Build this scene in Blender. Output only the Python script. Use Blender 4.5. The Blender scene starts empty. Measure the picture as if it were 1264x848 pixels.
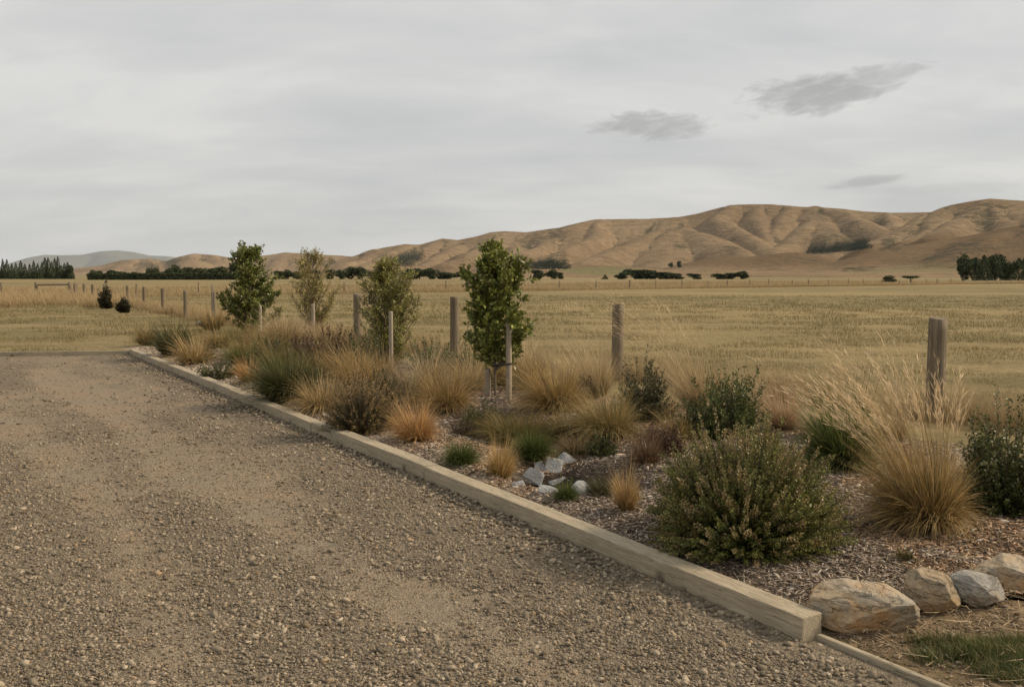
import bpy, bmesh, math, random
import numpy as np
from mathutils import Vector, noise as mn

random.seed(7)
RNG = np.random.default_rng(11)
SC = bpy.context.scene
COL = SC.collection
R = math.radians

# ------------------------------------------------------------------ camera
F, CX, CY, HOR, EYE = 1150.0, 632.0, 424.0, 340.0, 1.6
PITCH = math.atan((CY - HOR) / F)
cam_data = bpy.data.cameras.new("camera")
cam_data.sensor_width = 36.0
cam_data.lens = F / 1264.0 * 36.0
cam_data.clip_start, cam_data.clip_end = 0.1, 90000.0
cam = bpy.data.objects.new("camera", cam_data)
cam.location = (0, 0, EYE)
cam.rotation_euler = (math.pi / 2 - PITCH, 0, 0)
COL.objects.link(cam)
SC.camera = cam


def ray(px, py):
    """direction of a photo pixel, scaled to a horizontal length of 1"""
    x, y, z = (px - CX) / F, (CY - py) / F, 1.0
    c, s = math.cos(PITCH), math.sin(PITCH)
    d = np.array([x, z * c + y * s, -z * s + y * c])
    return d / math.hypot(d[0], d[1])


def at(px, py, z=0.0):
    d = ray(px, py)
    k = (z - EYE) / d[2]
    return np.array([d[0] * k, d[1] * k, z])


def far_at(px, dist):
    d = ray(px, HOR)
    return np.array([d[0] * dist / d[1], dist, 0.0])


# ------------------------------------------------------------------ noise
def _hash(ix, iy, seed):
    h = (ix.astype(np.int64) * 374761393 + iy.astype(np.int64) * 668265263 + seed * 974711) & 0x7FFFFFFF
    h = ((h ^ (h >> 13)) * 1274126177) & 0x7FFFFFFF
    return ((h ^ (h >> 16)) & 0xFFFF) / 65535.0


def vnoise(x, y, seed=0):
    x = np.asarray(x, float); y = np.asarray(y, float)
    ix, iy = np.floor(x), np.floor(y)
    fx, fy = x - ix, y - iy
    fx, fy = fx * fx * fx * (fx * (fx * 6 - 15) + 10), fy * fy * fy * (fy * (fy * 6 - 15) + 10)
    a, b = _hash(ix, iy, seed), _hash(ix + 1, iy, seed)
    c, d = _hash(ix, iy + 1, seed), _hash(ix + 1, iy + 1, seed)
    return (a * (1 - fx) + b * fx) * (1 - fy) + (c * (1 - fx) + d * fx) * fy


def fbm(x, y, seed=0, octv=4):
    s, a, t = 0.0, 1.0, 0.0
    for i in range(octv):
        s = s + a * vnoise(np.asarray(x) * 2 ** i, np.asarray(y) * 2 ** i, seed + i)
        t += a
        a *= 0.5
    return s / t


def sstep(a, b, x):
    t = np.clip((np.asarray(x, float) - a) / (b - a), 0, 1)
    return t * t * (3 - 2 * t)


# ------------------------------------------------------------------ objects
def tag(o, label=None, cat=None, group=None, kind=None):
    if label: o["label"] = label
    if cat: o["category"] = cat
    if group: o["group"] = group
    if kind: o["kind"] = kind
    return o


def empty(name, loc, rz=0.0):
    o = bpy.data.objects.new(name, None)
    o.empty_display_size = 0.2
    o.location = loc
    o.rotation_euler = (0, 0, rz)
    COL.objects.link(o)
    return o


def link(name, me, parent=None, loc=None, rz=0.0):
    o = bpy.data.objects.new(name, me)
    if parent: o.parent = parent
    if loc is not None: o.location = loc
    if rz: o.rotation_euler = (0, 0, rz)
    COL.objects.link(o)
    return o


def mesh_np(name, V, faces, material, col=None, smooth=False, attrs=None):
    """V (n,3); faces: list of (m,k) index arrays; col (n,3) per vertex"""
    me = bpy.data.meshes.new(name)
    V = np.ascontiguousarray(V, dtype=np.float32).reshape(-1, 3)
    me.vertices.add(len(V))
    me.vertices.foreach_set("co", V.ravel())
    idx = np.concatenate([f.ravel() for f in faces]).astype(np.int32)
    tot = np.concatenate([np.full(len(f), f.shape[1]) for f in faces])
    start = np.concatenate([[0], np.cumsum(tot)[:-1]]).astype(np.int32)
    me.loops.add(len(idx))
    me.loops.foreach_set("vertex_index", idx)
    me.polygons.add(len(tot))
    me.polygons.foreach_set("loop_start", start)
    if smooth:
        me.polygons.foreach_set("use_smooth", np.ones(len(tot), dtype=bool))
    me.update(calc_edges=True)
    if col is not None:
        a = me.attributes.new("Col", "FLOAT_COLOR", "POINT")
        c = np.ones((len(V), 4), dtype=np.float32)
        c[:, :3] = np.clip(col, 0.003, 1)
        a.data.foreach_set("color", c.ravel())
    for k, v in (attrs or {}).items():
        a = me.attributes.new(k, "FLOAT", "POINT")
        a.data.foreach_set("value", np.ascontiguousarray(v, dtype=np.float32).ravel())
    me.materials.append(material)
    return me


class Geo:
    """collects pieces of one mesh"""
    def __init__(self): self.V, self.Fc, self.C, self.n = [], [], [], 0
    def add(self, V, faces, col):
        V = V.reshape(-1, 3)
        self.V.append(V)
        for f in faces: self.Fc.append(f + self.n)
        self.C.append(np.broadcast_to(col, V.shape) if np.ndim(col) < 2 else col.reshape(-1, 3))
        self.n += len(V)
    def mesh(self, name, material, smooth=False):
        by = {}
        for f in self.Fc: by.setdefault(f.shape[1], []).append(f)
        return mesh_np(name, np.concatenate(self.V), [np.concatenate(v) for v in by.values()], material,
                       np.concatenate(self.C), smooth)


# ------------------------------------------------------------------ materials
def nd(nt, typ, **kw):
    n = nt.nodes.new(typ)
    for k, v in kw.items():
        if k.startswith("i_"):
            n.inputs[k[2:].replace("_", " ")].default_value = v
        elif k.startswith("n_"):
            n.inputs[int(k[2:])].default_value = v
        else:
            setattr(n, k, v)
    return n


def new_mat(name, rough=0.85, spec=0.2):
    m = bpy.data.materials.new(name)
    m.use_nodes = True
    nt = m.node_tree
    b = nt.nodes["Principled BSDF"]
    b.inputs["Roughness"].default_value = rough
    b.inputs["Specular IOR Level"].default_value = spec
    return m, nt, b


def mixc(nt, fac, a, b, mode="MIX"):
    n = nt.nodes.new("ShaderNodeMix")
    n.data_type = "RGBA"
    n.blend_type = mode
    for s, v in ((n.inputs[0], fac), (n.inputs[6], a), (n.inputs[7], b)):
        if isinstance(v, bpy.types.NodeSocket): nt.links.new(v, s)
        elif isinstance(v, (int, float)): s.default_value = v
        else: s.default_value = (*v, 1.0)
    return n.outputs[2]


def ramp(nt, src, pts):
    n = nt.nodes.new("ShaderNodeValToRGB")
    e = n.color_ramp.elements
    while len(e) > 1: e.remove(e[-1])
    e[0].position, e[0].color = pts[0][0], (*([pts[0][1]] * 3 if np.isscalar(pts[0][1]) else pts[0][1]), 1)
    for p, c in pts[1:]:
        k = e.new(p)
        k.color = (*([c] * 3 if np.isscalar(c) else c), 1)
    nt.links.new(src, n.inputs[0])
    return n.outputs[0]


def math_n(nt, op, a, b=None, clamp=False):
    n = nt.nodes.new("ShaderNodeMath")
    n.operation = op
    n.use_clamp = clamp
    for s, v in ((n.inputs[0], a), (n.inputs[1], b)):
        if v is None: continue
        if isinstance(v, bpy.types.NodeSocket): nt.links.new(v, s)
        else: s.default_value = v
    return n.outputs[0]


def coords(nt, scale=(1, 1, 1), rot=(0, 0, 0), kind="Object"):
    t = nt.nodes.new("ShaderNodeTexCoord")
    m = nd(nt, "ShaderNodeMapping")
    m.inputs["Scale"].default_value = scale
    m.inputs["Rotation"].default_value = rot
    nt.links.new(t.outputs[kind], m.inputs[0])
    return m.outputs[0]


def noise_t(nt, vec, scale, detail=4, rough=0.55, dist=0.0):
    n = nd(nt, "ShaderNodeTexNoise")
    n.inputs["Scale"].default_value = scale
    n.inputs["Detail"].default_value = detail
    n.inputs["Roughness"].default_value = rough
    n.inputs["Distortion"].default_value = dist
    nt.links.new(vec, n.inputs["Vector"])
    return n.outputs["Fac"]


def bump(nt, b, h, strength=0.5, dist=0.02):
    n = nd(nt, "ShaderNodeBump")
    n.inputs["Strength"].default_value = strength
    n.inputs["Distance"].default_value = dist
    nt.links.new(h, n.inputs["Height"])
    nt.links.new(n.outputs[0], b.inputs["Normal"])


def attr(nt, name, out="Color"):
    n = nd(nt, "ShaderNodeAttribute", attribute_name=name)
    return n.outputs[out]


def plant_mat(name, translucent=0.3, rough=0.6, spec=0.25):
    m, nt, b = new_mat(name, rough, spec)
    c = attr(nt, "Col")
    nz = noise_t(nt, coords(nt), 9.0, 3)
    c = mixc(nt, 1.0, c, ramp(nt, nz, [(0.3, 0.78), (0.7, 1.18)]), "MULTIPLY")
    nt.links.new(c, b.inputs["Base Color"])
    t = nd(nt, "ShaderNodeBsdfTranslucent")
    nt.links.new(c, t.inputs["Color"])
    mx = nd(nt, "ShaderNodeMixShader")
    mx.inputs[0].default_value = translucent
    nt.links.new(b.outputs[0], mx.inputs[1])
    nt.links.new(t.outputs[0], mx.inputs[2])
    nt.links.new(mx.outputs[0], nt.nodes["Material Output"].inputs["Surface"])
    return m


M_BLADE = plant_mat("dry_blade", 0.26, 0.6, 0.2)
M_LEAF = plant_mat("green_leaf", 0.13, 0.45, 0.4)
M_FAR = plant_mat("far_foliage", 0.1, 0.8, 0.1)

m, nt, b = new_mat("bark", 0.9, 0.1)
c = mixc(nt, noise_t(nt, coords(nt, (1, 1, 0.25)), 60), (0.10, 0.075, 0.05), (0.24, 0.19, 0.14))
nt.links.new(c, b.inputs["Base Color"])
M_BARK = m

m, nt, b = new_mat("loose_piece", 0.9, 0.15)
c = mixc(nt, 1.0, attr(nt, "Col"), ramp(nt, noise_t(nt, coords(nt), 120, 3), [(0.3, 0.75), (0.7, 1.2)]), "MULTIPLY")
nt.links.new(c, b.inputs["Base Color"])
M_PIECE = m


def wood_mat(name, base, dark, axis, grain=14, stain=0.5):
    m, nt, b = new_mat(name, 0.8, 0.2)
    sc = [1, 1, 1]; sc[axis] = 0.06
    v = coords(nt, sc)
    g = noise_t(nt, v, grain * 4, 6, 0.65, 0.6)
    g2 = noise_t(nt, v, grain * 12, 4, 0.6)
    big = noise_t(nt, coords(nt), 2.3, 4, 0.6)
    c = mixc(nt, ramp(nt, g, [(0.35, 0.0), (0.68, 1.0)]), base, dark)
    c = mixc(nt, ramp(nt, big, [(0.45, 0.0), (0.75, stain)]), c, [x * 0.45 for x in base])
    c = mixc(nt, 1.0, c, ramp(nt, g2, [(0.3, 0.75), (0.7, 1.15)]), "MULTIPLY")
    # dark splits along the grain
    w = noise_t(nt, v, grain * 5, 2, 0.5, 0.2)
    sp = ramp(nt, w, [(0.485, 0.0), (0.5, 1.0), (0.515, 0.0)])
    c = mixc(nt, math_n(nt, "MULTIPLY", sp, 0.55), c, (0.05, 0.04, 0.03))
    # knots
    vo = nd(nt, "ShaderNodeTexVoronoi"); vo.inputs["Scale"].default_value = 1.9
    nt.links.new(coords(nt), vo.inputs["Vector"])
    kn = ramp(nt, vo.outputs["Distance"], [(0.04, 1.0), (0.11, 0.0)])
    c = mixc(nt, math_n(nt, "MULTIPLY", kn, 0.8), c, (0.07, 0.045, 0.03))
    nt.links.new(c, b.inputs["Base Color"])
    bump(nt, b, math_n(nt, "SUBTRACT", math_n(nt, "ADD", g, g2), sp), 0.5, 0.006)
    return m


M_TIMBER = wood_mat("weathered_timber", (0.46, 0.385, 0.27), (0.35, 0.285, 0.19), 0, 11, 0.35)
M_POST = wood_mat("grey_post_wood", (0.27, 0.215, 0.145), (0.12, 0.092, 0.06), 2, 11, 0.7)
M_STAKE = wood_mat("pale_stake_wood", (0.42, 0.35, 0.26), (0.30, 0.25, 0.18), 2, 20, 0.3)

m, nt, b = new_mat("black_rubber", 0.7, 0.3)
b.inputs["Base Color"].default_value = (0.02, 0.018, 0.016, 1)
M_RUBBER = m
m, nt, b = new_mat("dull_wire", 0.5, 0.4)
nt.links.new(mixc(nt, noise_t(nt, coords(nt), 3), (0.2, 0.19, 0.17), (0.12, 0.10, 0.085)), b.inputs["Base Color"])
M_WIRE = m


def rock_mat(name, a, bcol, ccol, layer=(1, 1, 3.5), crack=1.0):
    m, nt, b = new_mat(name, 0.88, 0.2)
    v = coords(nt, layer, (0.5, 0.25, 0))
    n1 = noise_t(nt, v, 5, 8, 0.62, 0.8)
    n2 = noise_t(nt, coords(nt), 3.2, 5, 0.6, 0.4)
    n3 = noise_t(nt, coords(nt), 45, 6, 0.7)
    c = mixc(nt, ramp(nt, n1, [(0.38, 0), (0.62, 1)]), a, bcol)
    c = mixc(nt, ramp(nt, n2, [(0.48, 0), (0.6, 1)]), c, ccol)
    c = mixc(nt, 1.0, c, ramp(nt, n3, [(0.3, 0.72), (0.7, 1.15)]), "MULTIPLY")
    cr = noise_t(nt, v, 3.3, 5, 0.6, 0.5)
    crk = ramp(nt, cr, [(0.482, 0), (0.5, 1), (0.518, 0)])
    c = mixc(nt, math_n(nt, "MULTIPLY", math_n(nt, "MULTIPLY", crk, ramp(nt, n2, [(0.45, 0.0), (0.6, 1.0)])), 0.55 * crack), c, (0.12, 0.09, 0.06))
    nt.links.new(c, b.inputs["Base Color"])
    h = math_n(nt, "SUBTRACT", math_n(nt, "ADD", n1, math_n(nt, "MULTIPLY", n3, 0.35)), math_n(nt, "MULTIPLY", crk, 0.5 * crack))
    bump(nt, b, h, 0.8, 0.03)
    return m


M_ROCK_TAN = rock_mat("tan_sandstone", (0.46, 0.35, 0.22), (0.36, 0.32, 0.25), (0.44, 0.27, 0.13))
M_ROCK_BROWN = rock_mat("brown_rock", (0.38, 0.29, 0.18), (0.27, 0.22, 0.16), (0.36, 0.25, 0.13))
M_ROCK_GREY = rock_mat("grey_rock", (0.36, 0.335, 0.285), (0.27, 0.25, 0.215), (0.34, 0.285, 0.21))
M_SLAB = rock_mat("pale_grey_slab", (0.43, 0.425, 0.41), (0.36, 0.36, 0.345), (0.39, 0.375, 0.34), (1, 1, 1.5), 0.0)

# ------------------------------------------------------------------ layout of the near ground
P0 = at(993, 792)[:2]
P1 = at(160, 437.5)[:2]
LEN = float(np.hypot(*(P1 - P0)))
U = (P1 - P0) / LEN
W = np.array([U[1], -U[0]])          # to the right of the timber edge, into the bed
EDGE_A = P1
EDGE_B = at(-260, 442)[:2]           # the far end of the drive
ED = (EDGE_B - EDGE_A) / np.hypot(*(EDGE_B - EDGE_A))
SW = at(705, 590)[:2]                # the swale
SW2 = at(660, 575)[:2]


def uv(x, y):
    return (x - P0[0]) * U[0] + (y - P0[1]) * U[1], (x - P0[0]) * W[0] + (y - P0[1]) * W[1]


def xy(u, v):
    return P0[0] + u * U[0] + v * W[0], P0[1] + u * U[1] + v * W[1]


def vmax(u):
    return 3.75 + 0.9 * np.exp(-((u - 2.5) / 3.0) ** 2) + 0.5 * (fbm(u * 0.7, u * 0 + 3.3, 5) - 0.5) * 2


def rock_line(x):
    return 4.28 + 0.17 * (x - 1.5)


def in_bed(x, y):
    u, v = uv(x, y)
    return (v > 0.03) & (v < vmax(u)) & (u < LEN + 1.6 - 0.15 * v) & ((u > 0.0) | (y > rock_line(x))) & (y > rock_line(x) - 0.15 * (u > 0.2)) & (u > -3.0)


def past_end(x, y):
    """> 0 beyond the board at the far end of the drive"""
    return (x - EDGE_A[0]) * -ED[1] + (y - EDGE_A[1]) * ED[0]


_s = 1 if past_end(-5, 40) > 0 else -1


def in_drive(x, y):
    u, v = uv(x, y)
    return (v < 0.0) & (_s * past_end(x, y) < 0)


def swale(x, y):
    du = (x - SW[0]) * U[0] + (y - SW[1]) * U[1]
    dv = (x - SW[0]) * W[0] + (y - SW[1]) * W[1]
    a = np.exp(-((du / 0.62) ** 2 + (dv / 0.40) ** 2) ** 1.4)
    b_ = np.exp(-(((du - 2.0) / 1.9) ** 2 + ((dv - 0.55) / 0.6) ** 2) ** 1.5)
    return 0.60 * a + 0.12 * b_


def G(x, y):
    """height of the ground"""
    x = np.asarray(x, float); y = np.asarray(y, float)
    u, v = uv(x, y)
    near = np.exp(-((x / 40) ** 2 + (y / 60) ** 2))
    lawn = 0.05 * (fbm(x * 0.3, y * 0.3, 3, 3) - 0.5) * near
    bed = 0.07 * sstep(0, 0.5, v) * sstep(6.5, 4.5, v) * sstep(-0.8, 0.6, u) * sstep(LEN + 3.5, LEN, u)
    bed = bed + 0.05 * (fbm(x * 2.2, y * 2.2, 9, 3) - 0.5) * sstep(0.05, 0.5, v) * near
    z = np.where(v > 0, lawn * sstep(0, 0.6, v) + bed - swale(x, y) * sstep(0.05, 0.3, v), lawn * sstep(0, 1.5, _s * past_end(x, y)))
    return z


def dust(x, y):
    """1 where the drive is worn to fine dust, 0 where stones lie loose"""
    u, v = uv(x, y)
    n = fbm(u * 0.30 + 4, v * 0.75, 21, 4)
    t = np.zeros_like(n)
    for tr, wd in ((((60, 455), (120, 500), (215, 560), (325, 630), (425, 700), (560, 762), (760, 860)), 0.30), (((-60, 500), (30, 535), (100, 590), (160, 660), (205, 750), (240, 860)), 0.27)):
        q_ = [at(*c)[:2] for c in tr]
        dm = np.full_like(n, 1e3)
        for k in range(len(q_) - 1):
            e = q_[k + 1] - q_[k]
            s_ = np.clip(((x - q_[k][0]) * e[0] + (y - q_[k][1]) * e[1]) / (e @ e), 0, 1)
            dm = np.minimum(dm, np.hypot(x - q_[k][0] - e[0] * s_, y - q_[k][1] - e[1] * s_))
        t = t + np.exp(-(dm / wd) ** 2)
    p = at(520, 735)
    s = np.exp(-(((x - p[0]) / 0.5) ** 2 + ((y - p[1]) / 0.35) ** 2))
    q = at(260, 590)
    s = s + 0.7 * np.exp(-(((x - q[0]) / 1.1) ** 2 + ((y - q[1]) / 0.7) ** 2))
    far = sstep(6, 13, y) * 0.2
    return np.clip(sstep(0.42, 0.68, n) * 0.6 + t * 0.8 + s * 0.6 + far - 0.25 + 0.75 * (fbm(x * 3, y * 3, 8, 4) - 0.5) + 0.5 * (fbm(x * 14, y * 14, 18, 3) - 0.5), 0, 1)


# ------------------------------------------------------------------ ground sheets
def grid_faces(nx, ny):
    i = np.arange(nx * ny).reshape(ny, nx)
    return np.stack([i[:-1, :-1], i[:-1, 1:], i[1:, 1:], i[1:, :-1]], -1).reshape(-1, 4)


def axis(lo, hi, step, out_lo, out_hi, grow=1.16):
    a = list(np.arange(lo, hi + 1e-6, step))
    s = step
    while a[-1] < out_hi:
        s *= grow; a.append(a[-1] + s)
    s = step
    while a[0] > out_lo:
        s *= grow; a.insert(0, a[0] - s)
    return np.array(a)


# the paddock: one sheet out to the horizon
gx = axis(-14, 9, 0.14, -26000, 26000)
gy = axis(1.5, 26, 0.14, -400, 27000)
X, Y = np.meshgrid(gx, gy)
u_, v_ = uv(X, Y)
inner = np.where(in_bed(X, Y), sstep(0.0, 0.35, v_) * sstep(0, 0.35, vmax(u_) - v_) * sstep(-0.02, 0.3, Y - rock_line(X)), 0)
inner = np.maximum(inner, np.where(in_drive(X, Y), np.minimum(sstep(0, 0.4, -v_), sstep(0, 0.4, -_s * past_end(X, Y))), 0))
soil = (1 - sstep(rock_line(X) - 0.1, rock_line(X) + 0.3, Y)) * sstep(0.0, 0.2, v_) * sstep(9.5, 8.5, X)
dry = fbm(X * 0.06, Y * 0.11, 30, 4)
Z = G(X, Y) - 0.012 - 0.16 * inner - np.where(in_drive(X, Y) | (v_ < 0.0) & (u_ < LEN), 0.03, 0)
m, nt, b = new_mat("dry_paddock", 0.95, 0.08)
v = coords(nt)
vs = coords(nt, (0.35, 1.0, 1.0))
n1 = noise_t(nt, vs, 0.55, 5, 0.62)
n2 = noise_t(nt, v, 7, 6, 0.7)
n3 = noise_t(nt, vs, 0.035, 4, 0.55)
c = mixc(nt, ramp(nt, n1, [(0.38, 0), (0.62, 1)]), (0.145, 0.118, 0.054), (0.275, 0.212, 0.108))
c = mixc(nt, ramp(nt, n3, [(0.4, 0), (0.62, 1)]), c, (0.31, 0.235, 0.115))
n6 = noise_t(nt, vs, 0.12, 5, 0.6, 0.5)
c = mixc(nt, ramp(nt, n6, [(0.48, 0), (0.64, 0.6)]), c, (0.165, 0.138, 0.064))
c = mixc(nt, ramp(nt, noise_t(nt, coords(nt, (0.05, 0.9, 1), (0, 0, 0.12)), 0.5, 3, 0.5), [(0.56, 0), (0.66, 0.15)]), c, (0.36, 0.28, 0.14))
c = mixc(nt, 1.0, c, ramp(nt, n2, [(0.3, 0.62), (0.7, 1.25)]), "MULTIPLY")
sc_ = mixc(nt, ramp(nt, noise_t(nt, v, 5, 7, 0.75), [(0.35, 0), (0.65, 1)]), (0.11, 0.075, 0.042), (0.27, 0.195, 0.115))
sc_ = mixc(nt, 1.0, sc_, ramp(nt, noise_t(nt, v, 60, 4, 0.7), [(0.3, 0.6), (0.7, 1.3)]), "MULTIPLY")
c = mixc(nt, attr(nt, "soil", "Fac"), c, sc_)
nt.links.new(c, b.inputs["Base Color"])
bump(nt, b, math_n(nt, "ADD", n2, math_n(nt, "MULTIPLY", noise_t(nt, v, 40, 4), 0.5)), 0.8, 0.03)
me = mesh_np("ground", np.stack([X, Y, Z], -1), [grid_faces(len(gx), len(gy))], m, None, True, {"soil": soil})
tag(link("ground", me), kind="structure")

# the drive
uu = axis(-1.0, 6, 0.07, -6, LEN + 2.2, 1.03)
vv = np.concatenate([-axis(0.0, 4, 0.07, 0.0, 16, 1.05)[::-1], [0.03, 0.052]])
VV, UU = np.meshgrid(vv, uu)
DX, DY = xy(UU, VV)
dd = dust(DX, DY)
DZ = 0.018 * (fbm(DX * 1.1, DY * 1.1, 40, 3) - 0.5) - 0.02 * dd * sstep(0.0, 0.4, -VV) + 0.006 * (fbm(DX * 9, DY * 9, 41, 2) - 0.5)
fc = grid_faces(len(vv), len(uu))
cx_, cy_ = DX.ravel()[fc].mean(1), DY.ravel()[fc].mean(1)
cu_, cv_ = uv(cx_, cy_)
fc = fc[(_s * past_end(cx_, cy_) < 0.03) & ((cv_ < 0) | (cu_ < 0.0))]
m, nt, b = new_mat("gravel_drive", 0.95, 0.1)
v = coords(nt)
n1 = noise_t(nt, v, 1.3, 5, 0.6)
n2 = noise_t(nt, v, 95, 5, 0.75)
vo = nd(nt, "ShaderNodeTexVoronoi"); vo.inputs["Scale"].default_value = 75
nt.links.new(v, vo.inputs["Vector"])
vo2 = nd(nt, "ShaderNodeTexVoronoi"); vo2.inputs["Scale"].default_value = 38
nt.links.new(v, vo2.inputs["Vector"])
n4 = noise_t(nt, v, 22, 6, 0.72)
n5 = noise_t(nt, v, 260, 3, 0.7)
peb = mixc(nt, vo.outputs["Color"], (0.125, 0.100, 0.070), (0.295, 0.240, 0.168))
dst = mixc(nt, ramp(nt, n1, [(0.4, 0), (0.62, 1)]), (0.325, 0.262, 0.184), (0.365, 0.270, 0.176))
vo3 = nd(nt, "ShaderNodeTexVoronoi"); vo3.inputs["Scale"].default_value = 130
nt.links.new(v, vo3.inputs["Vector"])
dst = mixc(nt, ramp(nt, vo3.outputs["Color"], [(0.45, 0), (0.9, 0.75)]), dst, (0.19, 0.155, 0.11))
dfac = math_n(nt, "ADD", attr(nt, "dust", "Fac"), math_n(nt, "MULTIPLY", math_n(nt, "SUBTRACT", n4, 0.5), 1.3))
c = mixc(nt, ramp(nt, dfac, [(0.15, 0), (0.7, 0.88)]), peb, dst)
c = mixc(nt, 1.0, c, ramp(nt, n2, [(0.28, 0.68), (0.72, 1.28)]), "MULTIPLY")
c = mixc(nt, 1.0, c, ramp(nt, n4, [(0.3, 0.8), (0.7, 1.15)]), "MULTIPLY")
nt.links.new(c, b.inputs["Base Color"])
hh = math_n(nt, "ADD", math_n(nt, "MULTIPLY", n2, 0.8), math_n(nt, "SUBTRACT", 1.0, vo2.outputs["Distance"]))
hh = math_n(nt, "ADD", hh, math_n(nt, "MULTIPLY", n4, 1.2))
bump(nt, b, math_n(nt, "SUBTRACT", hh, math_n(nt, "ADD", vo.outputs["Distance"], vo3.outputs["Distance"])), 0.75, 0.012)
me = mesh_np("driveway", np.stack([DX, DY, DZ], -1), [fc], m, None, True, {"dust": dd})
tag(link("driveway", me), kind="structure")

# the planting bed
uu = axis(-3.2, 9, 0.06, -3.3, LEN + 1.7, 1.02)
vv = np.arange(0.0, 5.6, 0.06)
VV, UU = np.meshgrid(vv, uu)
BX, BY = xy(UU, VV)
BZ = G(BX, BY) + 0.012 + 0.02 * (fbm(BX * 8, BY * 8, 50, 3) - 0.5) - 0.05 * sstep(0.3, 0.0, vmax(UU) - VV)
fc = grid_faces(len(vv), len(uu))
cx_, cy_ = BX.ravel()[fc].mean(1), BY.ravel()[fc].mean(1)
fc = fc[in_bed(cx_, cy_)]
fine = sstep(1.15, 0.2, VV + 0.7 * (fbm(BX * 1.5, BY * 1.5, 61, 3) - 0.5)) * sstep(1.6, 3.2, UU)
m, nt, b = new_mat("bark_mulch", 0.95, 0.1)
v = coords(nt)
n1 = noise_t(nt, v, 1.6, 4)
n2 = noise_t(nt, coords(nt, (1, 0.35, 1), (0, 0, 0.6)), 70, 5, 0.75, 0.5)
n3 = noise_t(nt, v, 140, 4, 0.7)
c = mixc(nt, ramp(nt, n2, [(0.36, 0), (0.66, 1)]), (0.085, 0.06, 0.042), (0.26, 0.205, 0.155))
c = mixc(nt, ramp(nt, n1, [(0.45, 0), (0.65, 0.45)]), c, (0.20, 0.125, 0.07))
gv = mixc(nt, n3, (0.17, 0.125, 0.085), (0.46, 0.37, 0.27))
c = mixc(nt, attr(nt, "fine", "Fac"), c, gv)
c = mixc(nt, math_n(nt, "MULTIPLY", attr(nt, "hollow_shade", "Fac"), 0.85), c, (0.035, 0.029, 0.022))  # shade painted into the mulch colour, so the hollow reads deep
nt.links.new(c, b.inputs["Base Color"])
bump(nt, b, math_n(nt, "ADD", n2, n3), 1.0, 0.015)
me = mesh_np("planting_bed", np.stack([BX, BY, BZ], -1), [fc], m, None, True, {"fine": fine, "hollow_shade": sstep(0.10, 0.26, swale(BX, BY) + 0.10 * (fbm(BX * 9, BY * 9, 15, 3) - 0.5))})
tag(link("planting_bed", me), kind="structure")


# ------------------------------------------------------------------ loose pieces
_ico = bmesh.new(); bmesh.ops.create_icosphere(_ico, subdivisions=1, radius=1.0)
ICO_V = np.array([p.co[:] for p in _ico.verts]); ICO_F = np.array([[q.index for q in f.verts] for f in _ico.faces]); _ico.free()
_ico = bmesh.new(); bmesh.ops.create_icosphere(_ico, subdivisions=2, radius=1.0)
ICO2_V = np.array([p.co[:] for p in _ico.verts]); ICO2_F = np.array([[q.index for q in f.verts] for f in _ico.faces]); _ico.free()


def rot_z(V, a):
    c, s = np.cos(a)[:, None], np.sin(a)[:, None]
    return np.stack([V[..., 0] * c - V[..., 1] * s, V[..., 0] * s + V[..., 1] * c, V[..., 2]], -1)


def stones(g, x, y, z, size, cols, V0=ICO_V, F0=ICO_F, jit=0.22, flat=0.62, sink=0.25):
    n, k = len(x), len(V0)
    V = V0[None] * (1 + RNG.normal(0, jit, (n, k, 1)).clip(-0.4, 0.4)) + RNG.normal(0, jit * 0.35, (n, k, 3))
    V = V * np.stack([RNG.uniform(0.8, 1.35, n), RNG.uniform(0.65, 1.0, n), RNG.uniform(0.75, 1.2, n) * flat], -1)[:, None] * size[:, None, None]
    t = RNG.normal(0, 0.35, n)
    c, s = np.cos(t)[:, None], np.sin(t)[:, None]
    V = np.stack([V[..., 0] * c - V[..., 2] * s, V[..., 1], V[..., 0] * s + V[..., 2] * c], -1)
    V = rot_z(V, RNG.uniform(0, 6.28, n))
    V = V + np.stack([x, y, z + size * (flat - sink)], -1)[:, None]
    Fi = (F0[None] + (np.arange(n) * k)[:, None, None]).reshape(-1, F0.shape[1])
    g.add(V, [Fi], np.repeat(cols, k, 0))


def gcol(n, a, b_, var=0.25, rng=RNG):
    t = rng.uniform(0, 1, (n, 1))
    return (np.array(a) * (1 - t) + np.array(b_) * t) * (1 + rng.normal(0, var, (n, 1))).clip(0.4, 1.9)


GRAVEL_A, GRAVEL_B = (0.145, 0.116, 0.080), (0.335, 0.272, 0.192)


def drive_points(n, d0, d1, keep):
    y = RNG.uniform(d0, d1, n)
    x = RNG.uniform(-0.62, 0.36, n) * y
    u, v = uv(x, y)
    ok = (v < np.where(u < -0.02, 0.04, -0.012)) & (_s * past_end(x, y) < -0.05) & (RNG.uniform(0, 1, n) < keep(dust(x, y)))
    return x[ok], y[ok]


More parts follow.
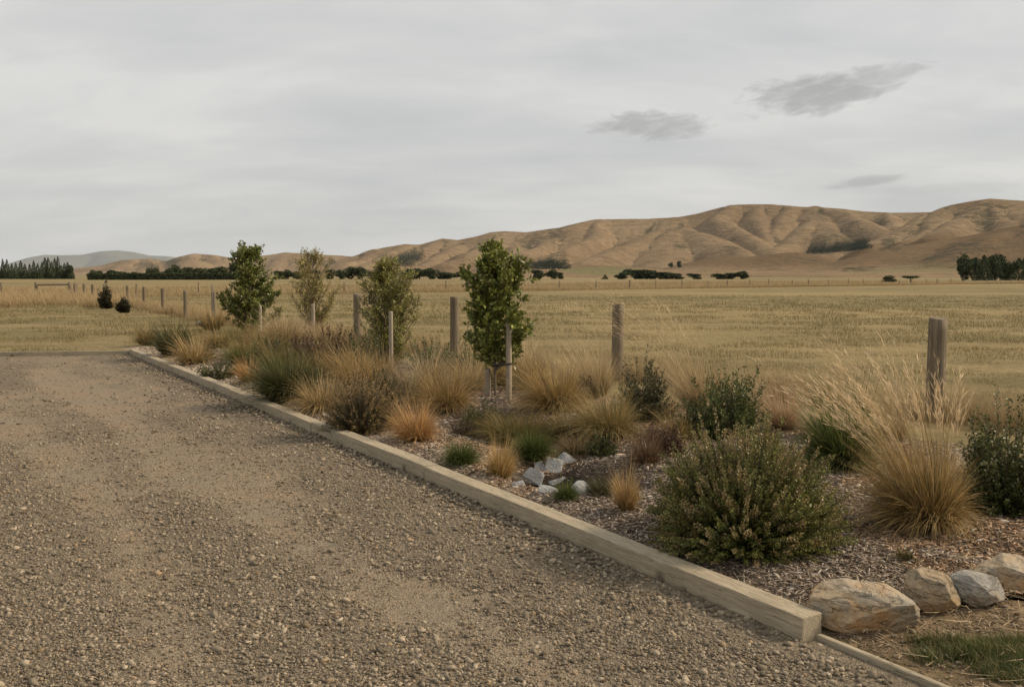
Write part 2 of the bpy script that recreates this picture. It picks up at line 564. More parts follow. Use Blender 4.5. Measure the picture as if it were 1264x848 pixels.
g = Geo()
for n, d0, d1, s0, sd, keep in ((66000, 2.6, 4.8, 0.0053, 0.46, lambda d: 0.92 - d * 0.95), (52000, 4.8, 7.5, 0.0062, 0.42, lambda d: 0.85 - d * 0.85),
                                (36000, 7.5, 12, 0.0085, 0.40, lambda d: 0.75 - 0.65 * d), (16000, 12, 20, 0.012, 0.35, lambda d: 0.6 - 0.4 * d),
                                (60000, 2.6, 5.5, 0.0034, 0.35, lambda d: 0.35 + 0.5 * d), (50000, 5.5, 10, 0.0048, 0.35, lambda d: 0.3 + 0.4 * d)):
    x, y = drive_points(n, d0, d1, keep)
    sz = np.clip(np.exp(RNG.normal(np.log(s0), sd, len(x))), 0.0025, 0.026)
    cl = gcol(len(x), GRAVEL_A, GRAVEL_B, 0.22)
    red = RNG.uniform(0, 1, len(x)) < 0.10
    cl[red] *= (1.06, 0.94, 0.80)
    stones(g, x, y, 0.018 * (fbm(x * 1.1, y * 1.1, 40, 3) - 0.5) - 0.02 * dust(x, y), sz, cl, jit=0.27, flat=0.55, sink=0.33)
# stones gathered against the foot of the timber
n = 2600
u = RNG.uniform(-1.6, LEN, n) ** 1.0; v = -np.abs(RNG.normal(0, 0.16, n)) - 0.012
x, y = xy(u, v)
stones(g, x, y, np.zeros(n), RNG.uniform(0.008, 0.02, n), gcol(n, GRAVEL_A, GRAVEL_B))
tag(link("loose_gravel", g.mesh("loose_gravel", M_PIECE)), "loose grey and brown gravel stones scattered over the drive", "gravel", kind="stuff")


def chips(g, x, y, z, L, w, cols):
    n = len(x)
    t = np.array([-0.5, -0.15, 0.2, 0.5])
    prof = np.array([0.35, 1.0, 0.9, 0.25])
    bend = RNG.normal(0, 0.12, (n, 1))
    cx = t[None] * L[:, None]
    cyy = bend * L[:, None] * (t[None] ** 2 * 4)
    hw = prof[None] * w[:, None] * 0.5
    th = w * RNG.uniform(0.2, 0.45, n)
    tilt = RNG.normal(0, 0.22, n); roll = RNG.normal(0, 0.5, n)
    top = np.stack([cx, cyy + hw, hw * np.sin(roll)[:, None] + th[:, None]], -1)
    top2 = np.stack([cx, cyy - hw, -hw * np.sin(roll)[:, None] + th[:, None]], -1)
    bl = np.stack([cx, cyy + hw * 0.8, hw * np.sin(roll)[:, None] - 0 * th[:, None]], -1)
    br = np.stack([cx, cyy - hw * 0.8, -hw * np.sin(roll)[:, None]], -1)
    V = np.stack([top, top2, br, bl], 2)             # n,4,4,3
    V[..., 2] += cx[:, :, None] * np.sin(tilt)[:, None, None]
    V = rot_z(V.reshape(n, 16, 3), RNG.uniform(0, 6.28, n)) + np.stack([x, y, z], -1)[:, None]
    f = []
    for i in range(3):
        for j in range(4):
            a, b_ = i * 4 + j, i * 4 + (j + 1) % 4
            f.append([a, b_, b_ + 4, a + 4])
    f.append([0, 3, 2, 1]); f.append([12, 13, 14, 15])
    f = np.array(f)
    g.add(V, [(f[None] + (np.arange(n) * 16)[:, None, None]).reshape(-1, 4)], np.repeat(cols, 16, 0))


def bed_points(n, d0, d1, pad=0.0):
    y = RNG.uniform(d0, d1, n)
    x = RNG.uniform(-0.5, 0.62, n) * y
    ok = in_bed(x, y) & (uv(x, y)[1] > 0.16 + pad) & (RNG.uniform(0, 1, n) > 0.9 * sstep(0.14, 0.28, swale(x, y)))
    return x[ok], y[ok]


g = Geo()
for n, d0, d1, l0, l1, w0, w1 in ((60000, 3.8, 6.2, 0.014, 0.050, 0.0035, 0.0095), (46000, 6.2, 9, 0.018, 0.06, 0.005, 0.012), (26000, 9, 14, 0.03, 0.07, 0.008, 0.016),
                                  (9000, 14, 21, 0.04, 0.09, 0.01, 0.02), (3600, 3.8, 9, 0.05, 0.12, 0.003, 0.006), (700, 3.8, 10, 0.05, 0.10, 0.012, 0.022)):
    x, y = bed_points(n, d0, d1)
    u, v = uv(x, y)
    ff = sstep(1.0, 0.2, v + 0.7 * (fbm(x * 1.5, y * 1.5, 61, 3) - 0.5)) * sstep(1.6, 3.2, u)
    k = RNG.uniform(0, 1, len(x)) > ff * 0.8
    x, y = x[k], y[k]
    cl = gcol(len(x), (0.15, 0.112, 0.08), (0.43, 0.35, 0.27), 0.32)
    warm = fbm(x * 1.3, y * 1.3, 77, 3) > 0.54
    cl[warm] *= (1.08, 0.90, 0.73)
    pale = RNG.uniform(0, 1, len(x)) < 0.07
    cl[pale] = (0.50, 0.45, 0.38)
    chips(g, x, y, G(x, y) + 0.012 + RNG.uniform(0.0, 0.012, len(x)), RNG.uniform(l0, l1, len(x)), RNG.uniform(w0, w1, len(x)), cl)
n = 9000
y = RNG.uniform(2.6, 4.9, n); x = RNG.uniform(0.3, 0.75, n) * y
k = (uv(x, y)[1] > 0.15) & (y < rock_line(x) + 0.1) & (RNG.uniform(0, 1, n) < 0.10 + 0.9 * sstep(0.42, 0.62, fbm(x * 4, y * 4, 81, 4)))
x, y = x[k], y[k]
chips(g, x, y, G(x, y) - 0.006, np.exp(RNG.normal(-3.8, 0.45, len(x))), RNG.uniform(0.003, 0.008, len(x)), gcol(len(x), (0.12, 0.085, 0.055), (0.36, 0.28, 0.19), 0.3))
tag(link("mulch_chips", g.mesh("mulch_chips", M_PIECE)), "loose brown and grey wood chips covering the planting bed", "mulch", kind="stuff")

g = Geo()
n = 30000
u = RNG.uniform(-1.5, LEN + 1, n); v = RNG.uniform(0.17, 1.5, n)
x, y = xy(u, v)
ff = sstep(1.0, 0.2, v + 0.7 * (fbm(x * 1.5, y * 1.5, 61, 3) - 0.5)) * sstep(1.6, 3.2, u)
k = (RNG.uniform(0, 1, n) < ff) & in_bed(x, y)
x, y = x[k], y[k]
stones(g, x, y, G(x, y) + 0.01, RNG.uniform(0.004, 0.012, len(x)) * (1 + y / 18), gcol(len(x), (0.22, 0.16, 0.11), (0.52, 0.43, 0.32), 0.25))
# pebbles and straw on the bare soil in front of the boulders
n = 5200
y = RNG.uniform(2.6, 4.9, n); x = RNG.uniform(0.3, 0.75, n) * y
uu_, vv_ = uv(x, y)
k = (vv_ > 0.05) & (y < rock_line(x) + 0.1) & (RNG.uniform(0, 1, n) < 0.25 + 1.0 * np.exp(-vv_ / 0.4))
x, y = x[k], y[k]
stones(g, x, y, G(x, y) - 0.012, np.clip(np.exp(RNG.normal(-5.3, 0.5, len(x))), 0.002, 0.016), gcol(len(x), (0.16, 0.12, 0.08), (0.36, 0.29, 0.21), 0.25), jit=0.27, flat=0.6, sink=0.2)
tag(link("fine_gravel", g.mesh("fine_gravel", M_PIECE)), "fine pale gravel strewn along the inside of the timber edging", "gravel", kind="stuff")


# ------------------------------------------------------------------ blades, leaves, stems
def ribbons(g, base, az, th0, droop, L, w, seg, ca, cb, wind=(0, 0), pw=1.5, rng=RNG, cmid=None, tw=0.75):
    n = len(az)
    t = np.linspace(0, 1, seg + 1)
    th = th0[:, None] + droop[:, None] * ((t[:-1] + 0.5 / seg)[None] ** pw)
    st = (L / seg)[:, None]
    dx, dz = np.sin(th) * st, np.cos(th) * st
    hx = np.concatenate([np.zeros((n, 1)), np.cumsum(dx, 1)], 1)
    hz = np.concatenate([np.zeros((n, 1)), np.cumsum(dz, 1)], 1)
    P = np.stack([hx * np.cos(az)[:, None], hx * np.sin(az)[:, None], hz], -1) + base[:, None]
    wd = np.array([wind[0], wind[1], 0.0])
    P = P + wd[None, None] * (t ** 1.8)[None, :, None] * L[:, None, None]
    P[..., 2] = np.maximum(P[..., 2], base[:, None, 2] + 0.004)
    a2 = az + np.pi / 2 + rng.normal(0, 0.9, n)
    S = np.stack([np.cos(a2), np.sin(a2), rng.normal(0, 0.3, n)], -1)[:, None]
    pr = (1 - t) ** tw * 0.96 + 0.04
    V = np.stack([P - S * (w[:, None, None] * pr[None, :, None] * 0.5), P + S * (w[:, None, None] * pr[None, :, None] * 0.5)], 2)
    k = 2 * (seg + 1)
    f = np.array([[2 * i, 2 * i + 1, 2 * i + 3, 2 * i + 2] for i in range(seg)])
    tt = t[None, :, None, None]
    if cmid is not None:
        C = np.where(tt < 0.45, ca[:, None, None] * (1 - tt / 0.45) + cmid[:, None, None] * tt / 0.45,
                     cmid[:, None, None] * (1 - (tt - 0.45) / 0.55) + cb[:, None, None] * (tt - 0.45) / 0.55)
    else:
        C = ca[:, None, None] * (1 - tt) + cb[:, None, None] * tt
    C = np.broadcast_to(C, V.shape)
    g.add(V, [(f[None] + (np.arange(n) * k)[:, None, None]).reshape(-1, 4)], C)
    return P


def unit(v):
    return v / np.maximum(np.linalg.norm(v, axis=-1, keepdims=True), 1e-9)


def leaves(g, P, D, L, w, col, rng=RNG, fold=0.25):
    n = len(P)
    D = unit(D)
    S = unit(np.cross(D, rng.normal(0, 1, (n, 3)) + np.array([0, 0, 0.8])))
    Nn = np.cross(S, D)
    Lc, wc = L[:, None], w[:, None]
    mid = P + D * Lc * 0.5
    V = np.stack([P, mid + S * wc * 0.5 + Nn * wc * fold, P + D * Lc - Nn * Lc * 0.08, mid - S * wc * 0.5 + Nn * wc * fold], 1)
    f = np.array([[0, 1, 2, 3]])
    g.add(V, [(f[None] + (np.arange(n) * 4)[:, None, None]).reshape(-1, 4)], np.repeat(col, 4, 0))


def tubes(g, P, r, col, sides=4):
    """P (n,k,3), r (n,k)"""
    n, k = P.shape[:2]
    T = unit(np.gradient(P, axis=1))
    A = unit(np.cross(T, np.array([0.31, 0.87, 0.21])))
    B = np.cross(T, A)
    a = np.arange(sides) / sides * 2 * np.pi
    V = P[:, :, None] + (A[:, :, None] * np.cos(a)[None, None, :, None] + B[:, :, None] * np.sin(a)[None, None, :, None]) * r[:, :, None, None]
    f = [[i * sides + j, i * sides + (j + 1) % sides, (i + 1) * sides + (j + 1) % sides, (i + 1) * sides + j] for i in range(k - 1) for j in range(sides)]
    f = np.array(f)
    g.add(V, [(f[None] + (np.arange(n) * k * sides)[:, None, None]).reshape(-1, 4)], np.array(col))


def bez(a, b_, c, k):
    t = np.linspace(0, 1, k)[None, :, None]
    return a[:, None] * (1 - t) ** 2 + 2 * b_[:, None] * t * (1 - t) + c[:, None] * t * t


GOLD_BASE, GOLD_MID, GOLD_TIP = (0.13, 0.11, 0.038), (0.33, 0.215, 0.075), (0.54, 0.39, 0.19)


def ground_at(px, py):
    """where the line of sight through a photo pixel meets the ground"""
    d = ray(px, py)
    s = np.concatenate([np.arange(2.5, 30, 0.02), np.arange(30, 120, 0.1)])
    x, y, z = s * d[0], s * d[1], EYE + s * d[2]
    k = np.nonzero(z <= G(x, y))[0]
    if not len(k): return at(px, py)
    return np.array([x[k[0]], y[k[0]], z[k[0]]])


def spot(px, py, Rr, back=0.55):
    """ground point of a plant whose foot shows at a pixel; its centre stands a little behind"""
    p = ground_at(px, py)
    d = p[:2] / np.hypot(*p[:2])
    q = p[:2] + d * Rr * back
    return np.array([q[0], q[1], float(G(q[0], q[1]))])


def tussock(px, py, wpx, hpx, n, label, base=GOLD_BASE, mid=GOLD_MID, tip=GOLD_TIP, group="golden grass tussocks in the planting bed", wind=(-0.08, 0), upright=0.5, width=0.004, seed=0, plumes=0, back=0.5, name="grass_tussock", cat="tussock", dead=0.15):
    rng = np.random.default_rng(1000 + seed + int(px * 7 + py))
    d = at(px, py)[1]
    d = ground_at(px, py)[1]
    Rr, H = wpx / 2 * d / F * 1.42, hpx * d / F * 1.28
    n = int(n * 1.15)
    loc = spot(px, py, Rr, back)
    g = Geo()
    rb = Rr * (0.34 - 0.14 * upright)
    a = rng.uniform(0, 2 * np.pi, n); rr = rb * np.sqrt(rng.uniform(0, 1, n))
    bs = np.stack([rr * np.cos(a), rr * np.sin(a), np.zeros(n)], -1)
    az = a + rng.normal(0, 0.5, n)
    q = rng.uniform(0, 1, n) ** 0.75
    clump = rng.integers(0, 26, n)
    az = az + rng.normal(0, 0.25, 26)[clump]
    q = np.clip(q + rng.normal(0, 0.10, 26)[clump], 0, 1)
    th0 = 0.04 + q * (1.05 - 0.75 * upright) + np.abs(rng.normal(0, 0.08, n))
    dr = q * (2.1 - 1.7 * upright) + rng.uniform(0, 0.45, n)
    bent = rng.uniform(0, 1, n) < 0.10
    th0 = np.where(bent, th0 + rng.uniform(0.2, 0.9, n), th0)
    dr = np.where(bent, dr + rng.uniform(0.0, 1.2, n), dr)
    wind = (wind[0] + rng.normal(0, 0.07), wind[1] + rng.normal(0, 0.05))
    tq = np.linspace(0, 1, 9)
    tm = (tq[:-1] + tq[1:]) / 2
    thq = th0[:, None] + dr[:, None] * tm[None] ** 1.5
    xm = np.cumsum(np.sin(thq) / 8, 1).max(1); zm = np.cumsum(np.cos(thq) / 8, 1).max(1)
    L = 1 / np.sqrt((xm / max(Rr - 0.55 * rb, 0.02)) ** 2 + (zm / H) ** 2)
    L = L * rng.uniform(0.62, 1.14, n) * (1 + 0.13 * rng.normal(0, 1, 26)[clump])
    sh = rng.uniform(0.5, 1.45, (n, 1)) * rng.uniform(0.8, 1.2, 26)[clump][:, None]
    sh2 = rng.normal(0, 0.07, (n, 1)) * np.array([1, 0.2, -0.6])
    dr_ = rng.uniform(0, 1, (n, 1)) < dead
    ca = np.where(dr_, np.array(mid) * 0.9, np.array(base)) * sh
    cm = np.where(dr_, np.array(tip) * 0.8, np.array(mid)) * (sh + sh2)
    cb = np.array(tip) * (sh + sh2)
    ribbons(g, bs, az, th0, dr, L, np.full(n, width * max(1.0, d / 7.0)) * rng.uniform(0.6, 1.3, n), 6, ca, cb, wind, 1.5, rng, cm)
    if plumes:
        o = empty(name, loc)
        link("foliage", g.mesh("foliage", M_BLADE), o)
        g2 = Geo()
        m_ = plumes
        a = rng.uniform(0, 6.28, m_)
        bs = np.stack([rb * 0.6 * np.cos(a), rb * 0.6 * np.sin(a), np.zeros(m_)], -1)
        q = rng.uniform(0, 1, m_)
        sh = rng.uniform(0.8, 1.25, (m_, 1))
        cst = np.array((0.42, 0.31, 0.15)) * sh; ctp = np.array((0.62, 0.47, 0.28)) * sh
        P = ribbons(g2, bs, a, 0.04 + 0.28 * q, 0.2 + 0.7 * q, H * rng.uniform(1.0, 1.4, m_), np.full(m_, width * 0.55 * max(1, d / 7)), 8, cst, ctp, (wind[0] * 1.9, wind[1] * 1.9), 1.7, rng)
        k = 16
        i = rng.integers(5, 8, (m_, k)); fr = rng.uniform(0, 1, (m_, k, 1))
        row = np.arange(m_)[:, None]
        A_, B_ = P[row, i], P[row, i + 1]
        pts = (A_ + (B_ - A_) * fr).reshape(-1, 3)
        D = ((B_ - A_) / np.linalg.norm(B_ - A_, axis=-1, keepdims=True)).reshape(-1, 3) + rng.normal(0, 0.22, (m_ * k, 3))
        leaves(g2, pts, D, H * rng.uniform(0.05, 0.10, m_ * k), np.full(m_ * k, width * 0.9 * max(1, d / 7)), np.repeat(ctp, k, 0) * rng.uniform(0.8, 1.2, (m_ * k, 1)), rng)
        link("seed_plume", g2.mesh("seed_plume", M_BLADE), o)
    else:
        o = link(name, g.mesh(name, M_BLADE), None, loc)
    tag(o, label, cat, group)
    return o


def shrub(px, py, wpx, hpx, label, stems=140, per=60, leaf=(0.016, 0.006), cols=((0.03, 0.045, 0.014), (0.085, 0.11, 0.03)), tipc=None, tipn=0.0, seed=0, group="shrubs in the planting bed",
          up=0.5, name="shrub", t0=0.25, stemc=(0.09, 0.06, 0.035), back=0.5, lumps=0.22, cat="shrub", wind=(0, 0), spread=1.0, ang=0.7):
    rng = np.random.default_rng(2000 + seed + int(px * 5 + py))
    d = at(px, py)[1]
    d = ground_at(px, py)[1]
    Rr, H = wpx / 2 * d / F * 1.2, hpx * d / F * 1.12
    stems = int(stems * 1.25)
    loc = spot(px, py, Rr, back)
    n = stems
    az = rng.uniform(0, 2 * np.pi, n)
    el = np.arccos(1 - rng.uniform(0, 1, n) ** 0.85 * 0.97)          # 0 = straight up
    lob = 1 + lumps * np.sin(az * 3 + rng.uniform(0, 6)) * np.sin(el * 3 + rng.uniform(0, 6)) + rng.normal(0, 0.08, n)
    fill = rng.uniform(0.5, 1.0, n) ** 0.5
    E = np.stack([np.sin(el) * np.cos(az) * Rr * lob, np.sin(el) * np.sin(az) * Rr * lob, np.maximum(np.cos(el), 0.05) * H * lob], -1) * fill[:, None]
    E[:, 2] += 0.02 * H
    bs = E * np.array([0.16, 0.16, 0.0]) + rng.normal(0, 0.03, (n, 3)) * Rr * np.array([1, 1, 0])
    mid = bs * 0.6 + E * np.array([0.55, 0.55, 0.35 + up * 0.25])
    E[:, 2] = np.maximum(E[:, 2], 0.03)
    E[:, :2] += np.array(wind) * E[:, 2:3]
    P = bez(bs, mid, E, 8)
    gs, gl = Geo(), Geo()
    rad = np.linspace(1, 0.35, 8)[None] * (0.0035 * max(1, d / 9)) * np.ones((n, 1))
    tubes(gs, P, rad, stemc, 3)
    t = (t0 + (1 - t0) * rng.uniform(0, 1, (n, per)) ** 0.75)
    x = t * 7; i = np.minimum(x.astype(int), 6); fr = (x - i)[..., None]
    row = np.arange(n)[:, None]
    A_, B_ = P[row, i], P[row, i + 1]
    tan = unit(B_ - A_)
    off = unit(rng.normal(0, 1, (n, per, 3)))
    sc = max(1.0, d / 8.0) ** 0.7
    taper = (1.15 - 0.55 * t)[..., None]
    pts = A_ + (B_ - A_) * fr + off * leaf[0] * 0.35 * sc * spread
    D = tan * ang + off * 0.75 + np.array([0, 0, 0.25])
    tt = t[..., None]
    vn = rng.uniform(0.6, 1.5, (n, per, 1)) * rng.uniform(0.75, 1.3, (n, 1, 1))
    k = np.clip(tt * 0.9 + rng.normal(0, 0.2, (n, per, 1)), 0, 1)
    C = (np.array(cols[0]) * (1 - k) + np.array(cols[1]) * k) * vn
    if tipc is not None:
        top = (rng.uniform(0, 1, (n, 1)) < tipn * (0.35 + 0.9 * np.cos(el)[:, None]))
        msk = (top & (t > 0.8))[..., None]
        C = np.where(msk, np.array(tipc) * rng.uniform(0.7, 1.3, (n, per, 1)), C)
    N = n * per
    leaves(gl, pts.reshape(-1, 3), D.reshape(-1, 3), (leaf[0] * sc * taper[..., 0] * rng.uniform(0.6, 1.3, (n, per))).ravel(), (leaf[1] * sc * rng.uniform(0.7, 1.3, (n, per))).ravel(), C.reshape(-1, 3), rng)
    o = empty(name, loc)
    link("foliage", gl.mesh("foliage", M_LEAF), o)
    link("stem", gs.mesh("stem", M_BARK), o)
    tag(o, label, cat, group)
    return o


def tree(px, py, top_py, prof, label, n_br=60, n_tw=9, per=16, leaf=(0.035, 0.018), cols=((0.04, 0.06, 0.016), (0.14, 0.17, 0.04)), seed=0, trunk_r=0.018, lean=0.0, clear=0.1, droop=0.0, twig=0.16, name="young_tree", lobes=0.25, up=0.5, K=24, sg=0.11):
    """prof: list of (height 0..1, left px, right px) of the crown outline; gives the radius at each height"""
    rng = np.random.default_rng(3000 + seed)
    p = ground_at(px, py)
    d = p[1]
    H = (py - top_py) * d / F
    loc = np.array([p[0], p[1], float(G(p[0], p[1]))])
    hh = np.array([q[0] for q in prof]); rl = np.array([q[1] for q in prof]) * d / F; rr = np.array([q[2] for q in prof]) * d / F
    gt, gc = Geo(), Geo()
    k = 12
    tz = np.linspace(0, 1, k)
    T = np.stack([lean * tz * H + 0.02 * np.sin(tz * 5 + seed), 0.02 * np.cos(tz * 4 + seed), tz * H * 0.97], -1)
    tubes(gt, T[None], (trunk_r * (1 - tz * 0.85))[None], (1, 1, 1), 8)
    kc = rng.integers(0, K, n_br)
    z1 = (clear + (1 - clear) * ((np.arange(K) + rng.uniform(0, 1, K)) / K) ** 0.9)[kc]
    az = ((np.arange(K) * 2.4 + rng.normal(0, 0.5, K)) % (2 * np.pi))[kc]
    rk = (1 + lobes * (rng.uniform(0, 1, K) - 0.72))[kc]
    inner_ = rng.uniform(0, 1, n_br) < 0.22
    cosa = np.cos(az)
    rad = np.where(cosa > 0, np.interp(z1, hh, rr), np.interp(z1, hh, rl))
    rad = np.abs(cosa) * rad + (1 - np.abs(cosa)) * 0.5 * (np.interp(z1, hh, rr) + np.interp(z1, hh, rl))
    rad = rad * rk * np.where(inner_, rng.uniform(0.2, 0.7, n_br), 1)
    wmean = 0.5 * (rl.max() + rr.max())
    E = np.stack([rad * cosa + lean * z1 * H, rad * np.sin(az), z1 * H - droop * rad], -1) + rng.normal(0, 1, (n_br, 3)) * sg * wmean
    E[:, 2] = np.minimum(E[:, 2], H * 1.01)
    z0 = np.clip(z1 * H - rad * (0.4 + up) * rng.uniform(0.7, 1.2, n_br), clear * H * 0.5, H * 0.95)
    S = np.stack([np.interp(z0, T[:, 2], T[:, 0]), np.interp(z0, T[:, 2], T[:, 1]), z0], -1)
    Mi = S * 0.45 + E * 0.55; Mi[:, 2] -= 0.12 * rad
    kb = 6
    P = bez(S, Mi, E, kb)
    tubes(gt, P, np.linspace(1, 0.3, kb)[None] * trunk_r * 0.36 * np.ones((n_br, 1)), (1, 1, 1), 4)
    t = rng.uniform(0.22, 1.0, (n_br, n_tw)); t[:, 0] = 0.99
    x = t * (kb - 1); i = np.minimum(x.astype(int), kb - 2); fr = (x - i)[..., None]
    row = np.arange(n_br)[:, None]
    A_, B_ = P[row, i], P[row, i + 1]
    Q0 = (A_ + (B_ - A_) * fr).reshape(-1, 3)
    D = (unit(B_ - A_).reshape(-1, 3) * 0.7 + rng.normal(0, 0.6, (n_br * n_tw, 3)) + np.array([0, 0, 0.35]))
    D = unit(D)
    tl = twig * rng.uniform(0.5, 1.2, n_br * n_tw)[:, None]
    Q1 = Q0 + D * tl
    QP = bez(Q0, (Q0 + Q1) / 2 + np.array([0, 0, 0.01]), Q1, 3)
    tubes(gt, QP, np.linspace(1, 0.4, 3)[None] * trunk_r * 0.13 * np.ones((len(Q0), 1)), (1, 1, 1), 3)
    nt_ = len(Q0)
    s = rng.uniform(0.1, 1.05, (nt_, per, 1))
    off = unit(rng.normal(0, 1, (nt_, per, 3)))
    pts = Q0[:, None] + (Q1 - Q0)[:, None] * s + off * 0.006
    LD = D[:, None] * 0.7 + off * 0.8 + np.array([0, 0, 0.15])
    kk = np.clip(rng.uniform(0, 1, (nt_, per, 1)) * 0.6 + s * 0.4, 0, 1)
    C = (np.array(cols[0]) * (1 - kk) + np.array(cols[1]) * kk) * rng.uniform(0.7, 1.35, (nt_, 1, 1)) * rng.uniform(0.8, 1.2, (nt_, per, 1))
    leaves(gc, pts.reshape(-1, 3), LD.reshape(-1, 3), (leaf[0] * rng.uniform(0.6, 1.25, (nt_, per))).ravel(), (leaf[1] * rng.uniform(0.7, 1.2, (nt_, per))).ravel(), C.reshape(-1, 3), rng, 0.15)
    o = empty(name, loc)
    link("trunk", gt.mesh("trunk", M_BARK, True), o)
    link("crown", gc.mesh("crown", M_LEAF), o)
    tag(o, label, "tree", "staked young trees along the fence")
    return o, loc


HAZE, SKY_D, SKY_M, SKY_L, SUN_E, EXPO, ZEN = 1.7e-5, (0.455, 0.460, 0.460), (0.53, 0.526, 0.512), (0.61, 0.598, 0.575), 3.1, 0.34, 0.05
# ------------------------------------------------------------------ hills
def crest_fn(pts, dist):
    az = np.array([math.atan2(*ray(p, q)[:2]) for p, q in pts])
    hh = np.array([max(0.0, EYE + dist * ray(p, q)[2]) for p, q in pts])
    return lambda a: np.interp(a, az, hh)


def pa(px):
    return math.atan2(*ray(px, 320)[:2])


CRESTS = {
    "left": (5200, 4100, [(-700, 300), (-400, 306), (-120, 322), (40, 336), (95, 331), (125, 328), (150, 321), (185, 319), (205, 322), (222, 316), (240, 312.5), (262, 314), (290, 319), (330, 315), (352, 312), (385, 314), (430, 316), (480, 322), (560, 330), (640, 340)]),
    "main": (3300, 2250, [(330, 341), (400, 327), (440, 315), (470, 306), (498, 301), (518, 301.5), (546, 294.5), (565, 297), (590, 292.5), (605, 288), (622, 286.5), (650, 288), (690, 283), (735, 271), (765, 270), (800, 270), (835, 268.5), (860, 264), (890, 256), (910, 252.5), (950, 252.5), (990, 254.5), (1010, 254), (1040, 256), (1065, 259.5), (1100, 262.5), (1150, 263), (1200, 264), (1300, 266), (1500, 280), (1800, 300)]),
    "east": (2500, 1780, [(1020, 341), (1075, 306), (1100, 293), (1130, 275), (1150, 264), (1172, 255), (1200, 250), (1222, 247), (1250, 249), (1290, 251), (1400, 244), (1600, 262), (1900, 290), (2300, 300)]),
    "low": (1750, 1200, [(930, 342), (1000, 331), (1040, 321), (1075, 312), (1120, 303), (1160, 296), (1200, 289), (1240, 281), (1290, 275), (1400, 268), (1650, 280), (2000, 300)]),
    "knoll": (1820, 1450, [(770, 341), (810, 333), (840, 326), (860, 322), (890, 318), (930, 317), (965, 312.5), (985, 312), (1010, 315), (1040, 323), (1075, 334), (1100, 342)]),
    "apron": (1500, 700, [(420, 342), (560, 339), (640, 334), (700, 329), (740, 328), (800, 331), (850, 336), (900, 338), (1000, 336), (1100, 334), (1200, 330), (1300, 327), (1600, 325)]),
}
# spur lines of the main range: (pixel at the crest, pixel at the foot)
SPURS = {
    "main": [(300, 220), (400, 320), (462, 385), (520, 450), (568, 505), (628, 556), (690, 606), (745, 655), (825, 728), (915, 838), (960, 905), (1012, 955), (1064, 1062), (1120, 1120), (1200, 1220), (1300, 1320), (1420, 1440), (1560, 1580)],
    "east": [(1060, 1000), (1125, 1050), (1185, 1105), (1235, 1185), (1300, 1260), (1390, 1350), (1500, 1470), (1650, 1640), (1850, 1850)],
    "left": [(-300, -330), (-100, -130), (60, 40), (125, 95), (165, 150), (190, 205), (242, 238), (300, 285), (352, 335), (400, 385), (450, 445), (520, 520), (600, 600)],
}


def layer_h(key, az, r):
    D, Fo, pts = CRESTS[key]
    Hc = crest_fn(pts, D)(az)
    D2 = D * (1 + 0.05 * (fbm(az * 9 + 3, az * 0 + 1.7, len(key) * 7, 2) - 0.5) * 2)
    t = np.clip((r - Fo) / (D2 - Fo), 0, 1)
    wob = 0.012 * (fbm(az * 26, t * 4 + az * 9, 70 + len(key), 3) - 0.5) * 2
    if key in SPURS:
        S = np.array([[pa(c), pa(f)] for c, f in SPURS[key]])
        c = np.sort(S[:, 0]); f = np.sort(S[:, 1])
        # phase of the nearest spur lines at this height on the slope: k at spur k, k+.5 in the valley
        ph = np.zeros_like(t)
        aw = az + wob
        for k in range(len(c) - 1):
            a0 = f[k] + (c[k] - f[k]) * t; a1 = f[k + 1] + (c[k + 1] - f[k + 1]) * t
            w = (aw >= a0) & (aw < a1)
            ph = np.where(w, k + (aw - a0) / np.maximum(a1 - a0, 1e-6), ph)
        kk = np.floor(ph).astype(int).clip(0, len(c) - 1)
        fr = ph - np.floor(ph)
        rk = np.random.default_rng(len(key) * 31)
        mk = rk.uniform(0.34, 0.66, len(c))[kk]; dk_ = rk.uniform(0.45, 1.15, len(c))[kk]; hk = rk.uniform(0.82, 1.02, len(c))[kk]
        vly = np.where(fr < mk, fr / mk, (1 - fr) / (1 - mk))       # 1 in the valley, 0 on the spur
        head = 1 - sstep(hk - 0.45, hk, t)
        skew = vly ** 1.25 * dk_ * head
        hb = 1 - np.abs(np.sin((t * 1.0 + 0.32 * vly + 0.10 * fbm(az * 60, t * 6, 95, 3)) * math.pi * 5.5 + kk * 1.7))
        herring = hb ** 2 * 4 * vly * (1 - vly) * head * (0.4 + 0.9 * fbm(az * 45, t * 4, 97, 2))
    else:
        x = (az + wob) * (16 if key != "apron" else 9) + 2.1
        vly = np.abs(2 * (x - np.floor(x)) - 1); skew = vly ** 1.5 * 0.6
        vly = vly * 0.6; herring = 0
    x3 = az * 190 + 5 * fbm(az * 60, t * 9, 93, 3) - t * 5
    b3 = 1 - np.abs(np.sin(x3))
    env = 4 * t * (1 - t)
    kc = {"main": 1.0, "east": 0.95, "left": 0.9, "low": 0.35, "knoll": 0.22, "apron": 0.06}[key]
    lump = (fbm(az * 34, t * 2.2, 99, 4) - 0.35).clip(0, 1)
    p_s = 0.5 * np.sin(np.pi / 2 * t) + 0.5 * t                   # the spurs hold their height
    p_v = t ** 1.9                                                # the valleys drop away early
    wv = np.clip(kc * 0.95 + 0.3 * kc * (skew + 0.28 * herring + 0.40 * lump * np.minimum(1, 3 * (1 - t)) + 0.05 * b3 ** 1.5), 0, 1.35)
    p = np.clip(p_s + (p_v - p_s) * wv, 0, 1)
    # keep the crest the skyline: nothing in front may rise above its line of sight
    p = np.minimum(p, (r / D2) * 0.995 + 0.005 * t)
    back = np.clip((r - D2) / (0.5 * D), 0, 1)
    h = Hc * p * (0.5 + 0.5 * np.cos(np.pi * back))
    return np.where(r < Fo, 0, h), vly * env


